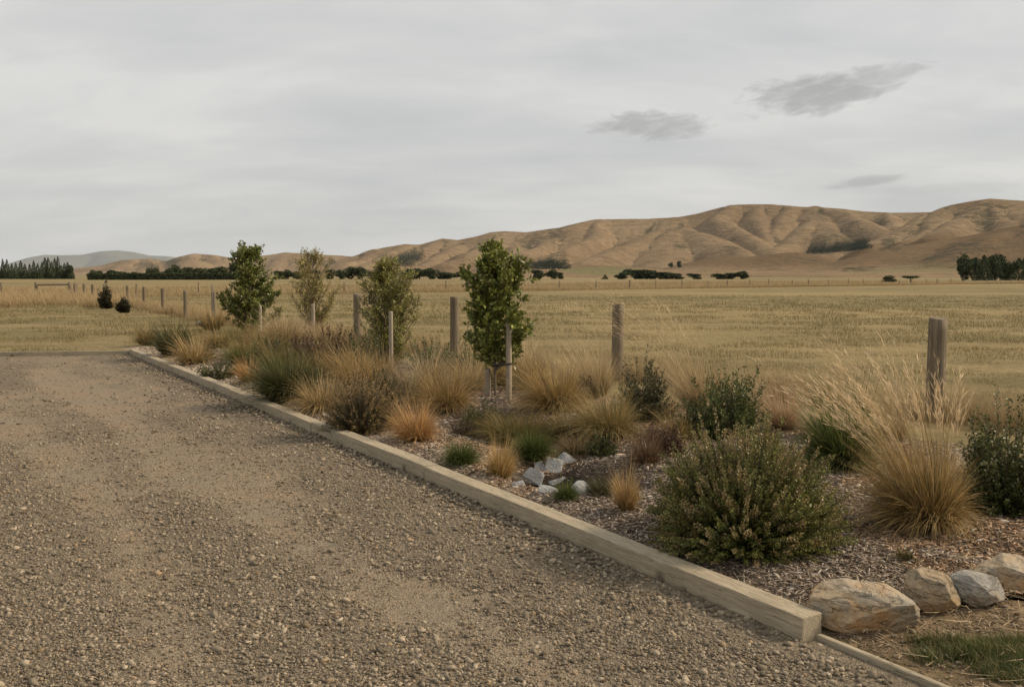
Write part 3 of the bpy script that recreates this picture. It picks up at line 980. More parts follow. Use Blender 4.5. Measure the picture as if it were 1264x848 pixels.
RIDGES = [  # a spur from the crest down to its foot: photo pixels traced along it, distance at top and foot, steepness, roundness
    ([(742, 271.5), (738, 282), (731, 293), (703, 307), (673, 321)], 3270, 2350, 0.55, 45),
    ([(700, 282.5), (690, 290), (668, 302), (640, 312)], 3300, 2600, 0.55, 40),
    ([(829, 269), (826, 276), (818, 282), (792, 296), (762, 307), (729, 323)], 3250, 2150, 0.42, 70),
    ([(826, 275), (828, 284), (826, 296), (822, 312), (818, 326)], 3200, 2150, 0.40, 110),
    ([(830, 276), (846, 283), (863, 288), (893, 303), (921, 315)], 3200, 2200, 0.42, 70),
    ([(905, 253), (893, 262), (888, 270), (903, 280), (920, 290), (938, 299), (950, 307)], 3280, 2500, 0.55, 45),
    ([(935, 253), (934, 268), (940, 282), (952, 296)], 3290, 2700, 0.55, 40),
    ([(975, 254), (968, 270), (957, 286), (948, 300)], 3290, 2650, 0.55, 40),
    ([(1012, 254), (1004, 273), (978, 297), (960, 308)], 3280, 2450, 0.5, 55),
    ([(1010, 256), (1020, 275), (1026, 295), (1024, 312)], 3260, 2450, 0.45, 80),
    ([(1014, 255), (1035, 260), (1057, 267), (1082, 282), (1096, 290)], 3270, 2650, 0.5, 50),
    ([(1100, 263), (1106, 272), (1108, 281)], 3300, 2900, 0.5, 40),
    ([(622, 287), (612, 296), (588, 309), (556, 326)], 3280, 2300, 0.5, 60),
    ([(650, 288), (640, 300), (622, 314), (600, 330)], 3290, 2350, 0.5, 50),
    ([(575, 296.5), (570, 301), (548, 313), (517, 332)], 3280, 2300, 0.5, 55),
    ([(546, 295), (530, 305), (505, 318), (470, 331)], 3290, 2500, 0.5, 60),
    ([(498, 301.5), (486, 310), (465, 322), (440, 332)], 3290, 2700, 0.5, 60),
    ([(468, 307), (452, 316), (430, 325)], 3300, 2900, 0.45, 60),
    ([(1150, 264), (1130, 276), (1112, 284), (1090, 296), (1072, 306)], 2480, 1950, 0.5, 45),
    ([(1175, 255), (1160, 270), (1138, 287), (1112, 302)], 2480, 1950, 0.5, 50),
    ([(1222, 247.5), (1208, 257), (1196, 266), (1172, 279), (1150, 292)], 2480, 1950, 0.5, 45),
    ([(1222, 248), (1228, 258), (1233, 267), (1254, 277), (1270, 288)], 2480, 1980, 0.5, 40),
    ([(1255, 249), (1264, 260), (1290, 275)], 2490, 2050, 0.5, 45),
    ([(238, 313), (232, 322), (222, 333)], 5180, 4500, 0.5, 70),
    ([(240, 321), (240, 327), (238, 335)], 4800, 4350, 0.4, 130),
    ([(262, 314.5), (268, 324), (274, 335)], 5180, 4500, 0.5, 70),
    ([(165, 320.5), (150, 327), (132, 335)], 5180, 4500, 0.5, 80),
    ([(185, 319.5), (180, 327), (172, 335)], 5190, 4500, 0.5, 60),
    ([(352, 312.5), (344, 322), (334, 333)], 5180, 4400, 0.5, 70),
    ([(395, 314), (388, 322), (376, 333)], 5190, 4400, 0.5, 70),
    ([(1264, 278), (1230, 292), (1190, 310), (1165, 325)], 1740, 1350, 0.35, 70),
    ([(1120, 304), (1090, 318), (1060, 330)], 1740, 1400, 0.3, 80),
    ([(930, 318), (915, 325), (900, 334)], 1800, 1560, 0.35, 60),
    ([(985, 313), (990, 322), (985, 334)], 1800, 1550, 0.32, 80),
]
RID3 = []
for pts_, da, db, kk_, ww_ in RIDGES:
    n_ = len(pts_)
    cum = np.concatenate([[0], np.cumsum([math.hypot((pts_[q + 1][0] - pts_[q][0]), 1.6 * (pts_[q + 1][1] - pts_[q][1])) for q in range(n_ - 1)])])
    P_ = []
    for (px_, py_), s_ in zip(pts_, cum / cum[-1]):
        dd_ = ray(px_, py_); D_ = da + (db - da) * s_
        P_.append((dd_[0] * D_, dd_[1] * D_, EYE + dd_[2] * D_))
    RID3.append((np.array(P_), kk_, ww_))


def hills_h(az, r):
    best = np.zeros_like(r); gul = np.zeros_like(r); who = np.zeros_like(r)
    for i, k in enumerate(CRESTS):
        h, v = layer_h(k, az, r)
        up_ = h > best
        gul = np.where(up_, v, gul); who = np.where(up_, i + 1, who)
        best = np.maximum(best, h)
    x, y = r * np.sin(az), r * np.cos(az)
    wx = x + 45 * (fbm(x * 0.006, y * 0.006, 121, 3) - 0.5); wy = y + 45 * (fbm(x * 0.006, y * 0.006, 131, 3) - 0.5)
    lum = 14 * (fbm(x * 0.010, y * 0.010, 141, 4) - 0.5)
    rh = np.full_like(r, -1e3); rh2 = np.full_like(r, -1e3)
    for P_, kk_, ww_ in RID3:
        hb = np.full_like(r, -1e3)
        for q in range(len(P_) - 1):
            A_, B_ = P_[q], P_[q + 1]
            ab = B_[:2] - A_[:2]
            t = np.clip(((wx - A_[0]) * ab[0] + (wy - A_[1]) * ab[1]) / (ab @ ab), 0, 1)
            d_ = np.hypot(wx - A_[0] - ab[0] * t, wy - A_[1] - ab[1] * t)
            h = A_[2] + (B_[2] - A_[2]) * t
            hb = np.maximum(hb, h - 1.55 * kk_ * (np.sqrt(d_ * d_ + (0.8 * ww_) ** 2) - 0.8 * ww_))
        rh2 = np.maximum(rh2, np.minimum(hb, rh)); rh = np.maximum(rh, hb)
    rh = rh + lum * np.clip((rh - 5) / 60, 0, 1) * 0.8
    up_ = rh > best
    # a gully where two spurs, or a spur and the slope behind, meet
    other = np.maximum(rh2, best)
    gul = np.where(up_, np.exp(-((rh - other) / 7.0).clip(0, 9)), np.exp(-((best - rh) / 7.0).clip(0, 9)))
    return np.where(up_, rh, best), gul * np.clip((np.maximum(rh, best) - 15) / 40, 0, 1), who


na = 1150
AZ = np.linspace(R(-48), R(56), na)
RR = np.concatenate([np.linspace(640, 3500, 250), np.geomspace(3520, 8200, 70)])
A2, R2 = np.meshgrid(AZ, RR)
HH, GU, WHO = hills_h(A2, R2)
HX, HY = R2 * np.sin(A2), R2 * np.cos(A2)
HZ = np.where(HH > 0.3, HH, -2.0)


def hill_at(px, py):
    d = ray(px, py)
    a = math.atan2(d[0], d[1])
    rs = np.arange(650, 8000, 6.0)
    h, _, _ = hills_h(np.full_like(rs, a), rs)
    z = EYE + rs * d[2]
    k = np.nonzero((h >= z) & (h > 0.3))[0]
    if not len(k): return None
    r = rs[k[0]]
    return np.array([r * math.sin(a), r * math.cos(a), h[k[0]]])


# pixel patches of scrub / green pasture as masks in azimuth and distance (they are on the ground, not on the picture)
def patch(px, py, wx, ry_scale=1.0, wr=200):
    p = hill_at(px, py)
    if p is None: return np.zeros_like(R2)
    a, r = math.atan2(p[0], p[1]), math.hypot(p[0], p[1])
    return np.exp(-(((A2 - a) / (wx / F)) ** 2 + ((R2 - r) / wr) ** 2))


nz1 = fbm(A2 * 220, R2 * 0.012, 101, 3)
scrub = np.zeros_like(R2)
for px, py, w, wr, th in ((1040, 298, 38, 260, 0.52), (1010, 300, 20, 200, 0.5), (1160, 315, 45, 140, 0.47), (1190, 305, 40, 120, 0.5), (1215, 272, 24, 220, 0.48), (1130, 288, 22, 150, 0.52), (1098, 300, 14, 120, 0.42),
                          (655, 300, 26, 260, 0.55), (685, 290, 18, 220, 0.55), (1085, 277, 14, 240, 0.52), (840, 305, 12, 160, 0.5), (905, 308, 20, 160, 0.52), (1060, 332, 25, 80, 0.47), (620, 310, 20, 200, 0.57), (1000, 322, 40, 90, 0.56),
                          (210, 324, 12, 500, 0.36), (185, 328, 12, 300, 0.42), (560, 318, 20, 250, 0.55)):
    scrub = np.maximum(scrub, patch(px, py, w, 1, wr) * (1.0 - (th - 0.5) * 2.2))
scrub = np.maximum(scrub, 0.95 * sstep(0.25, 0.8, GU) * sstep(0.40, 0.58, fbm(A2 * 90, R2 * 0.006, 104, 3)))
past = np.zeros_like(R2)
past = np.maximum(past, sstep(0.3, 0.5, patch(745, 332.5, 55, 1, 260)))
past = np.maximum(past, 0.6 * sstep(0.3, 0.5, patch(1150, 334, 110, 1, 220)))
m, nt, b = new_mat("dry_hill_grass", 0.95, 0.05)
v = coords(nt)
n1 = noise_t(nt, v, 0.0035, 6, 0.6)
n2 = noise_t(nt, coords(nt, (1, 1, 3)), 0.03, 6, 0.7)
n3 = noise_t(nt, coords(nt, (0.25, 0.25, 6)), 0.03, 3, 0.6)
c = mixc(nt, ramp(nt, n1, [(0.36, 0), (0.64, 1)]), (0.205, 0.142, 0.080), (0.29, 0.208, 0.120))
c = mixc(nt, 1.0, c, ramp(nt, n2, [(0.3, 0.66), (0.7, 1.24)]), "MULTIPLY")
c = mixc(nt, 1.0, c, ramp(nt, n3, [(0.35, 0.95), (0.65, 1.05)]), "MULTIPLY")
c = mixc(nt, math_n(nt, 'MULTIPLY', attr(nt, "pasture", "Fac"), 0.7), c, (0.17, 0.165, 0.075))
c = mixc(nt, math_n(nt, "MULTIPLY", attr(nt, "brown", "Fac"), 0.9), c, mixc(nt, n1, (0.120, 0.078, 0.041), (0.185, 0.122, 0.064)))
spk = noise_t(nt, coords(nt, (1, 1, 1.5)), 0.045, 6, 0.72)
spk = ramp(nt, math_n(nt, "ADD", spk, math_n(nt, "MULTIPLY", attr(nt, "scrub", "Fac"), 0.26)), [(0.66, 0), (0.74, 1)])
c = mixc(nt, math_n(nt, "MULTIPLY", spk, 0.8), c, (0.075, 0.064, 0.036))
nt.links.new(c, b.inputs["Base Color"])
bump(nt, b, n2, 0.9, 14.0)
fc = grid_faces(na, len(RR))
keep = (HZ.ravel()[fc] > -1.9).any(1)
me = mesh_np("hills", np.stack([HX, HY, HZ], -1), [fc[keep]], m, None, True, {"scrub": scrub, "pasture": past, "brown": sstep(2060, 1960, R2) * sstep(6, 22, HZ)})
tag(link("hills", me), kind="structure")

# the far blue range
MD = 30000.0
cf = crest_fn([(-900, 300), (-600, 312), (-300, 305), (-60, 330), (0, 329), (15, 324), (35, 318), (55, 314.5), (75, 315), (100, 314.5), (125, 310), (145, 309), (165, 311), (185, 315.5), (205, 316), (235, 320), (300, 326), (420, 332), (600, 338)], MD)
az = np.linspace(R(-50), R(2), 420); rr = np.linspace(23000, 33400, 70)
A3, R3 = np.meshgrid(az, rr)
t = np.clip((R3 - 23000) / (MD - 23000), 0, 1)
bl = 1 - np.abs(np.sin(A3 * 70 + 5 * fbm(A3 * 15, t * 3, 111, 3) - t * 2))
hz = cf(A3) * np.minimum(np.clip(0.6 * t + 0.4 * (0.5 - 0.5 * np.cos(np.pi * t)) - 0.2 * 4 * t * (1 - t) * bl, 0, 1), R3 / MD) * (0.5 + 0.5 * np.cos(np.pi * np.clip((R3 - MD) / 3400, 0, 1)))
m, nt, b = new_mat("far_mountain", 0.95, 0.05)
nt.links.new(mixc(nt, noise_t(nt, coords(nt), 0.0012, 5), (0.10, 0.105, 0.085), (0.17, 0.155, 0.115)), b.inputs["Base Color"])
me = mesh_np("mountains", np.stack([R3 * np.sin(A3), R3 * np.cos(A3), hz - 1], -1), [grid_faces(len(az), len(rr))], m, None, True)
tag(link("mountains", me), kind="structure")

# ------------------------------------------------------------------ far trees
DARK = ((0.030, 0.042, 0.020), (0.095, 0.112, 0.052))
OLIVE = ((0.045, 0.056, 0.026), (0.15, 0.155, 0.070))


def quads(g, P, size, cols, rng, flatten=0.0):
    n = len(P)
    a = unit(rng.normal(0, 1, (n, 3)) * np.array([1, 1, 1 - flatten])); b_ = unit(np.cross(a, rng.normal(0, 1, (n, 3))))
    s = size[:, None]
    V = np.stack([P - a * s * 0.6, P + b_ * s * 0.42, P + a * s * 0.6, P - b_ * s * 0.42], 1)
    g.add(V, [(np.array([[0, 1, 2, 3]])[None] + (np.arange(n) * 4)[:, None, None]).reshape(-1, 4)], np.repeat(cols, 4, 0))


def far_round(seed, lobes=13, n=2000, flat=0.0, cols=OLIVE):
    """unit tree: height 1, width 1"""
    rng = np.random.default_rng(seed)
    g, gt = Geo(), Geo()
    th = rng.uniform(0, 6.28, lobes); rr_ = rng.uniform(0.05, 0.34, lobes)
    c = np.stack([rr_ * np.cos(th), rr_ * np.sin(th), rng.uniform(0.16 + flat * 0.5, 0.74, lobes)], -1)
    c[0] = (0, 0, 0.72)
    rad = rng.uniform(0.16, 0.27, lobes)
    k = rng.integers(0, lobes, n)
    P = c[k] + unit(rng.normal(0, 1, (n, 3))) * (rad[k] * rng.uniform(0.55, 1.08, n))[:, None] * np.array([1, 1, 0.95 - 0.35 * flat])
    P[:, 2] = np.maximum(P[:, 2], 0.04 + 0.3 * flat)
    quads(g, P, rng.uniform(0.05, 0.10, n), gcol(n, cols[0], cols[1], 0.25, rng), rng)
    T = np.stack([np.zeros(5), np.zeros(5), np.linspace(0, 0.6, 5)], -1)
    tubes(gt, T[None], np.linspace(0.035, 0.015, 5)[None], (1, 1, 1), 6)
    for q in c[:5]:
        tubes(gt, bez(np.array([[0, 0, 0.25]]), np.array([[q[0] * .3, q[1] * .3, 0.4]]), q[None], 4), np.linspace(0.018, 0.007, 4)[None], (1, 1, 1), 4)
    return gt, g


def far_conifer(seed, n=1500, cols=DARK, fat=1.0):
    rng = np.random.default_rng(seed)
    g, gt = Geo(), Geo()
    z = 0.06 + 0.94 * rng.uniform(0, 1, n) ** 1.25
    lay = 0.75 + 0.3 * np.abs(np.sin(z * 24 + rng.normal(0, 0.2, n)))
    r_ = 0.5 * (1 - z) ** 0.75 * lay * rng.uniform(0.55, 1.05, n) * fat + 0.012
    a = rng.uniform(0, 6.28, n)
    r_ = r_ * (1 + 0.25 * np.sin(a * 3 + z * 8 + seed))
    P = np.stack([r_ * np.cos(a), r_ * np.sin(a), z - 0.10 * r_], -1)
    quads(g, P, rng.uniform(0.045, 0.10, n) * (1.1 - 0.6 * z), gcol(n, cols[0], cols[1], 0.25, rng), rng, 0.3)
    T = np.stack([np.zeros(5), np.zeros(5), np.linspace(0, 0.97, 5)], -1)
    tubes(gt, T[None], np.linspace(0.03, 0.004, 5)[None], (1, 1, 1), 6)
    return gt, g


VAR = {}
def variant(kind, i):
    key = (kind, i)
    if key not in VAR:
        if kind == "conifer": gt, g = far_conifer(50 + i)
        elif kind == "round": gt, g = far_round(70 + i)
        elif kind == "dark": gt, g = far_round(90 + i, 14, 2200, 0, DARK)
        else: gt, g = far_round(30 + i, 8, 900, 1.0, DARK)
        VAR[key] = (gt.mesh("trunk", M_BARK, True), g.mesh("crown", M_FAR))
    return VAR[key]


FT = random.Random(5)
def far_tree(px, dist, hpx, wpx, kind, label, group, name=None, loc=None, cat="tree"):
    i = FT.randrange(4)
    mt, mc = variant(kind, i)
    p = far_at(px, dist) if loc is None else loc
    d = p[1]
    nm = name or {"conifer": "pine_tree", "round": "round_tree", "dark": "round_tree", "flat": "spreading_tree"}[kind]
    o = empty(nm, p, FT.uniform(0, 6.28))
    o.scale = (wpx * d / F, wpx * d / F, hpx * d / F)
    link("trunk", mt, o); link("crown", mc, o)
    tag(o, label, cat, group)
    return o


# the pine row at the far left
rowx = [-64, -52, -41, -30, -20, -11, -2, 4, 9, 15, 20, 26, 31, 37, 42, 47, 52, 56, 60, 64, 68, 72, 76, 80, 84, 88]
for i, px in enumerate(rowx):
    hp = 20 + 3.5 * math.sin(i * 1.9) + FT.uniform(-2, 2.5) + (3 if 50 < px < 74 else 0) - (4 if px > 80 else 0)
    far_tree(px, 420 + 12 * math.sin(i * 2.3), hp, FT.uniform(10, 13), "conifer", "dark pine in the close set row at the far left of the plain", "dark pines in the row at the far left")
for px, hp, wp in ((86, 18, 13), (79, 12, 12), (60, 11, 14), (44, 11, 14), (28, 11, 14), (12, 11, 14)):
    far_tree(px, 400, hp, wp, "dark", "low bushy dark tree filling the foot of the pine row at left", "low bushy trees below the pine row")
# hedge
def hedge(x0, x1, dist, hpx, label):
    rng = np.random.default_rng(8)
    a, c = far_at(x0, dist), far_at(x1, dist * 1.02)
    L = np.linalg.norm(c - a); H = hpx * dist / F
    n = 9000
    s = rng.uniform(0, 1, (n, 1)); w = rng.uniform(-1.4, 1.4, n); h = rng.uniform(0, 1, n)
    e = rng.uniform(0, 1, n) < 0.75
    w = np.where(e & (rng.uniform(0, 1, n) < 0.6), np.sign(w) * rng.uniform(1.15, 1.45, n), w); h = np.where(e & (np.abs(w) < 1.1), rng.uniform(0.92, 1.03, n), h)
    P = a + (c - a) * s; P[:, 1] += w; P[:, 2] = h * H * (1 + 0.04 * np.sin(s[:, 0] * 60))
    g = Geo(); quads(g, P, rng.uniform(0.35, 0.8, n), gcol(n, DARK[0], DARK[1], 0.25, rng), rng)
    gs = Geo()
    k = 60
    s = np.linspace(0.005, 0.995, k)[:, None]
    B_ = a + (c - a) * s
    tubes(gs, np.stack([B_, B_ + np.array([0, 0, H * 0.4]), B_ + np.array([0, 0, H * 0.85])], 1), np.full((k, 3), 0.09), (1, 1, 1), 4)
    o = empty("clipped_hedge", a)
    for nm, gg, mm in (("foliage", g, M_FAR), ("stem", gs, M_BARK)):
        for q in gg.V: q -= a
        link(nm, gg.mesh(nm, mm), o)
    tag(o, label, "hedge")
hedge(109, 300, 330, 7.6, "long low dark clipped hedge running along the far side of the plain at left")

CL = [  # px, height, width, kind, distance, words
    (116, 12, 10, "dark", 360, "low dark tree standing directly behind the left end of the clipped hedge"),
    (124, 11, 9, "dark", 362, "second small dark tree from the left end behind the clipped hedge"),
    (138, 13.5, 17, "dark", 362, "dark dome shaped tree standing over the left part of the clipped hedge"),
    (149, 12, 16, "dark", 366, "dark tree joined to the right side of the dome shaped tree over the hedge"),
    (166, 10, 12, "round", 362, "small pale olive tree just right of the dome shaped tree over the hedge"),
    (184, 15, 12, "round", 372, "grey green tree above the middle of the hedge, left of a gap"),
    (193, 16, 12, "round", 370, "taller grey green tree above the middle of the hedge, right of its twin"),
    (208, 15, 14, "dark", 362, "dark tree over the hedge just right of the pair of grey green trees"),
    (218, 17, 14, "dark", 365, "tallest dark tree over the right half of the hedge"),
    (232, 16, 20, "round", 370, "broad olive tree over the right half of the hedge"),
    (246, 15, 22, "round", 372, "wide olive tree over the right end of the hedge left of the first young tree"),
    (262, 14, 18, "dark", 366, "dark round tree over the hedge just left of the first young tree"),
    (276, 16, 18, "round", 368, "olive tree over the hedge close against the first young tree"),
    (289, 21, 16, "dark", 350, "tall dark tree partly hidden behind the dark leafy young tree at left"),
    (345, 12, 14, "dark", 380, "low dark tree in the gap between the two leftmost young trees"),
    (356, 13, 14, "dark", 384, "dark round tree in the gap left of the sparse young tree"),
    (368, 12, 16, "round", 380, "olive tree seen through the sparse young tree on its left side"),
    (388, 13, 18, "dark", 386, "dark tree seen through the middle of the sparse young tree"),
    (408, 12, 16, "dark", 384, "dark low tree just right of the sparse young tree"),
    (420, 13, 15, "dark", 380, "dark tree second to the right of the sparse young tree"),
    (434, 16, 20, "dark", 384, "large dark tree left of the olive young tree"),
    (447, 14, 18, "dark", 382, "dark round tree close left of the olive young tree"),
    (460, 11, 16, "dark", 390, "low dark tree touching the left edge of the olive young tree"),
    (505, 14, 18, "dark", 384, "dark tree close right of the olive young tree"),
    (518, 13, 18, "dark", 386, "dark rounded tree second to the right of the olive young tree"),
    (531, 14, 18, "dark", 380, "dark rounded tree standing in the gap between the olive and the bushy young trees"),
    (545, 9, 14, "dark", 390, "low dark bush like tree in the gap between the olive and the bushy young trees"),
    (556, 10, 18, "dark", 385, "low dark tree behind the wooden post left of the bushy young tree"),
    (572, 12, 18, "dark", 380, "dark tree touching the left edge of the bushy young tree"),
    (664, 12, 15, "dark", 400, "dark rounded tree close right of the bushy young tree"),
    (681, 11, 13, "dark", 400, "left one of a close pair of dark round trees"),
    (690, 10.5, 9, "dark", 404, "small right one of a close pair of dark round trees"),
    (747, 6, 7, "conifer", 380, "tiny lone conical tree on the plain before the green pasture"),
    (768, 10, 16, "dark", 385, "leftmost dark tree of the clump before the tan knoll"),
    (784, 14, 22, "dark", 390, "biggest dark tree of the clump before the tan knoll"),
    (799, 13, 20, "dark", 388, "dark tree right of the biggest one in the clump before the tan knoll"),
    (815, 9, 26, "dark", 384, "low spreading dark tree in the middle of the clump before the tan knoll"),
    (834, 8, 20, "dark", 380, "low dark tree near the right end of the clump before the tan knoll"),
    (857, 7.5, 14, "dark", 378, "last small dark tree at the right end of the clump before the tan knoll"),
    (888, 8, 18, "dark", 380, "low dark tree at the left of the small clump under the knoll"),
    (904, 9, 18, "dark", 382, "middle dark tree of the small clump under the knoll"),
    (917, 13, 14, "dark", 384, "upright dark tree at the right of the small clump under the knoll"),
]
for px, hp, wp, kind, dist, lab in CL:
    far_tree(px, dist, hp * (0.85 + 0.3 * FT.random()), wp * (1.3 if px > 500 or px < 300 else 1.08), kind, lab, "trees scattered along the far edge of the plain")
for px, hp, wp, lab in ((828, 6.5, 7.5, "left one of two small trees alone on the hill slope above the plain"), (838, 9, 7, "right and taller one of two small trees alone on the hill slope")):
    p = hill_at(px, 330.5)
    far_tree(px, 0, hp, wp, "dark", lab, "pair of trees on the hill slope", loc=p)
far_tree(1124, 190, 10.5, 22, "flat", "spreading flat topped tree by the far wire fence", "trees by the far wire fence")
far_tree(1098, 192, 10, 20, "round", "low rounded bush by the far wire fence left of the flat topped tree", "trees by the far wire fence", name="low_bush", cat="bush")
SH = [(1190, 31, 25), (1202, 28, 23), (1214, 27, 22), (1224, 30, 22), (1235, 29, 22), (1246, 27, 22), (1257, 28, 24), (1270, 31, 24), (1284, 30, 26), (1300, 28, 26), (1318, 30, 26)]
for i, (px, hp, wp) in enumerate(SH):
    lab = "tall ragged dark tree at the left end of the right hand shelterbelt" if i == 0 else "dark tree standing within the right hand shelterbelt on the plain"
    far_tree(px, 300 + 14 * math.sin(i * 2.1), hp * (0.84 + 0.34 * FT.random()), wp * 1.1, "dark" if i % 4 != 2 else "conifer", lab, "dark trees of the right hand shelterbelt")


def wood(name, outline, n, hgt, label, seed):
    """plantation on a hillside: crowns standing on the slope inside a patch"""
    rng = np.random.default_rng(seed)
    g = Geo()
    V1 = far_conifer(seed, 40, ((0.018, 0.028, 0.018), (0.04, 0.053, 0.034)), 1.5)[1]
    base = np.concatenate(V1.V); bf = np.concatenate(V1.Fc); bc = np.concatenate(V1.C)
    poly = np.array(outline, float)
    mn_, mx_ = poly.min(0), poly.max(0)
    k = 0; tries = 0
    while k < n and tries < n * 8:
        tries += 1
        x, y = rng.uniform(mn_[0], mx_[0]), rng.uniform(mn_[1], mx_[1])
        ins = False
        for i in range(len(poly)):
            (xa, ya), (xb, yb) = poly[i], poly[i - 1]
            if (ya > y) != (yb > y) and x < (xb - xa) * (y - ya) / (yb - ya) + xa: ins = not ins
        if not ins: continue
        p = hill_at(x, y)
        if p is None: continue
        s = hgt * rng.uniform(0.75, 1.2)
        g.add(base * np.array([s * 0.75, s * 0.75, s]) + p, [bf], bc)
        k += 1
    if k == 0: return
    tag(link(name, g.mesh(name, M_FAR)), label, "plantation", kind="stuff")


wood("pine_plantation", [(998, 313), (1000, 309), (1020, 309), (1040, 306), (1066, 303), (1074, 305), (1070, 309), (1040, 312), (1020, 314)], 560, 21, "dark strip of pine plantation along the foot of the right hand hills", 3)
wood("hillside_plantation", [(466, 331), (470, 325), (490, 322), (503, 318), (519, 315), (524, 318), (518, 326), (505, 331)], 520, 22, "blue dark plantation on the slope behind the olive young tree", 4)
wood("valley_plantation", [(648, 333), (650, 328), (672, 325), (684, 323), (690, 328), (700, 330), (696, 333)], 420, 17, "dark plantation on the slope right of the bushy young tree", 6)
wood("slope_plantation", [(180, 334), (186, 328), (196, 330), (192, 336)], 80, 16, "small dark plantation in the valley of the left hand hills", 9)
wood("ridge_plantation", [(398, 325), (405, 322), (412, 322), (414, 326), (400, 328)], 90, 15, "small dark plantation behind the sparse young tree", 12)

# ------------------------------------------------------------------ far wire fence
FP = [np.array(q) for q in ((-52.0, 60.0), (-30.0, 70.0), (36.0, 131.0), (77.0, 167.0), (112.0, 196.0))]
seg = [np.linalg.norm(FP[i + 1] - FP[i]) for i in range(4)]
tot = sum(seg)
def fence_pt(s):
    for i, q in enumerate(seg):
        if s <= q or i == 3: return FP[i] + (FP[i + 1] - FP[i]) * (s / q)
        s -= q
o = empty("wire_fence", (FP[0][0], FP[0][1], 0)); off = np.array([FP[0][0], FP[0][1], 0])
tag(o, "distant wire fence on thin posts crossing the whole plain", "fence")
s = 0.0; pts = []
rngf = np.random.default_rng(5)
while s < tot:
    p = fence_pt(s); pts.append(np.array([p[0], p[1], 0])); s += rngf.uniform(4.2, 6.2)
pts = np.array(pts)
for i, p in enumerate(pts):
    h = 1.0 + rngf.uniform(-0.08, 0.12); r_ = 0.055 if i % 4 else 0.085
    g = Geo(); lean_ = rngf.normal(0, 0.02, 2)
    T = np.array([[0, 0, -0.1], [lean_[0] * .5, lean_[1] * .5, h * 0.5], [lean_[0], lean_[1], h * 0.97], [lean_[0], lean_[1], h]]) + p - off
    tubes(g, T[None], np.array([[r_, r_, r_, r_ * 0.6]]), (1, 1, 1), 8)
    link("post", g.mesh("post", M_POST), o)
for h in (0.3, 0.6, 0.9):
    g = Geo(); tubes(g, (pts - off + np.array([0, 0, h]))[None], np.full((1, len(pts)), 0.006), (1, 1, 1), 4)
    link("wire", g.mesh("wire", M_WIRE), o)


# ------------------------------------------------------------------ wooden posts
def round_post(name, loc, h, r, label, group, material=M_POST, seed=0, tilt=(0, 0), rough=0.05):
    rng = np.random.default_rng(seed)
    bm = bmesh.new()
    sides, rings = 20, 12
    zs = list(np.linspace(-0.25, h - 0.012, rings)) + [h]
    rows = []
    for i, z in enumerate(zs):
        rr_ = r * (1.03 - 0.06 * z / h) * (0.93 if i == len(zs) - 1 else 1)
        row = []
        for j in range(sides):
            a = j / sides * 2 * math.pi
            k = 1 + rough * (mn.noise(Vector((math.cos(a) * 1.3 + seed, math.sin(a) * 1.3, z * 1.2))))
            row.append(bm.verts.new((math.cos(a) * rr_ * k + tilt[0] * z, math.sin(a) * rr_ * k + tilt[1] * z, z + (0.012 * math.cos(a + seed) if i == len(zs) - 1 else 0))))
        rows.append(row)
    for i in range(len(rows) - 1):
        for j in range(sides):
            bm.faces.new((rows[i][j], rows[i][(j + 1) % sides], rows[i + 1][(j + 1) % sides], rows[i + 1][j])).smooth = True
    bm.faces.new(rows[-1])
    me = bpy.data.meshes.new(name); bm.to_mesh(me); bm.free(); me.materials.append(material)
    o = link(name, me, None, loc)
    o.rotation_euler[2] = rng.uniform(0, 6)
    tag(o, label, "post", group)
    return o


def post_at(px, toppx, hp, r, label, seed, group="weathered wooden fence posts along the paddock", tilt=(0, 0), material=M_POST):
    d = ray(px, toppx)
    k = (hp - EYE) / d[2]
    x, y = d[0] * k, d[1] * k
    return round_post("fence_post", (x, y, float(G(x, y))), hp, r, label, group, material, seed, tilt)


post_at(1158, 393, 1.13, 0.098, "nearest and largest weathered fence post, standing behind the big windswept tussock", 1)
post_at(763, 379, 1.13, 0.088, "brown round fence post rising behind the dark twiggy shrub in mid bed", 2)
post_at(561, 372, 1.13, 0.082, "grey fence post just left of the bushy staked young tree", 3)
post_at(441, 367.5, 1.13, 0.085, "fence post half hidden at the left edge of the olive young tree", 4)
FARP = [(263, 32.0, 0.075, "grey fence post just left of the dark leafy young tree"), (228, 35.0, 0.078, "brown fence post second left of the dark leafy young tree"), (200.5, 40.0, 0.085, "brown fence post third left of the dark leafy young tree"),
        (177, 46.0, 0.085, "brown fence post beside the right hand dark little bush"), (157, 52.0, 0.08, "fence post rising directly behind the right hand dark little bush"),
        (114, 60.0, 0.10, "fence post just left of the left hand dark little bush"), (103, 65.0, 0.09, "fence post between the rail end and the left hand dark little bush"), (93, 71.0, 0.11, "fence post standing next to the end of the horizontal rail")]
for i, (px, d, r_, lab) in enumerate(FARP):
    p = far_at(px, d)
    round_post("fence_post", (p[0], p[1], 0), 1.03, r_, lab, "weathered wooden fence posts along the paddock", M_POST, 20 + i, (random.uniform(-.02, .02), 0))
# thin electric standard on the grey post
p = far_at(262.5, 31.9)
g = Geo(); tubes(g, np.array([[[0, 0, 0.2], [0, 0, 0.9], [0.005, 0, 1.30]]]), np.array([[0.022, 0.02, 0.018]]), (1, 1, 1), 6)
tag(link("thin_rod", g.mesh("thin_rod", M_WIRE), None, (p[0], p[1] - 0.1, 0)), "thin upright rod fixed against the grey fence post", "rod")
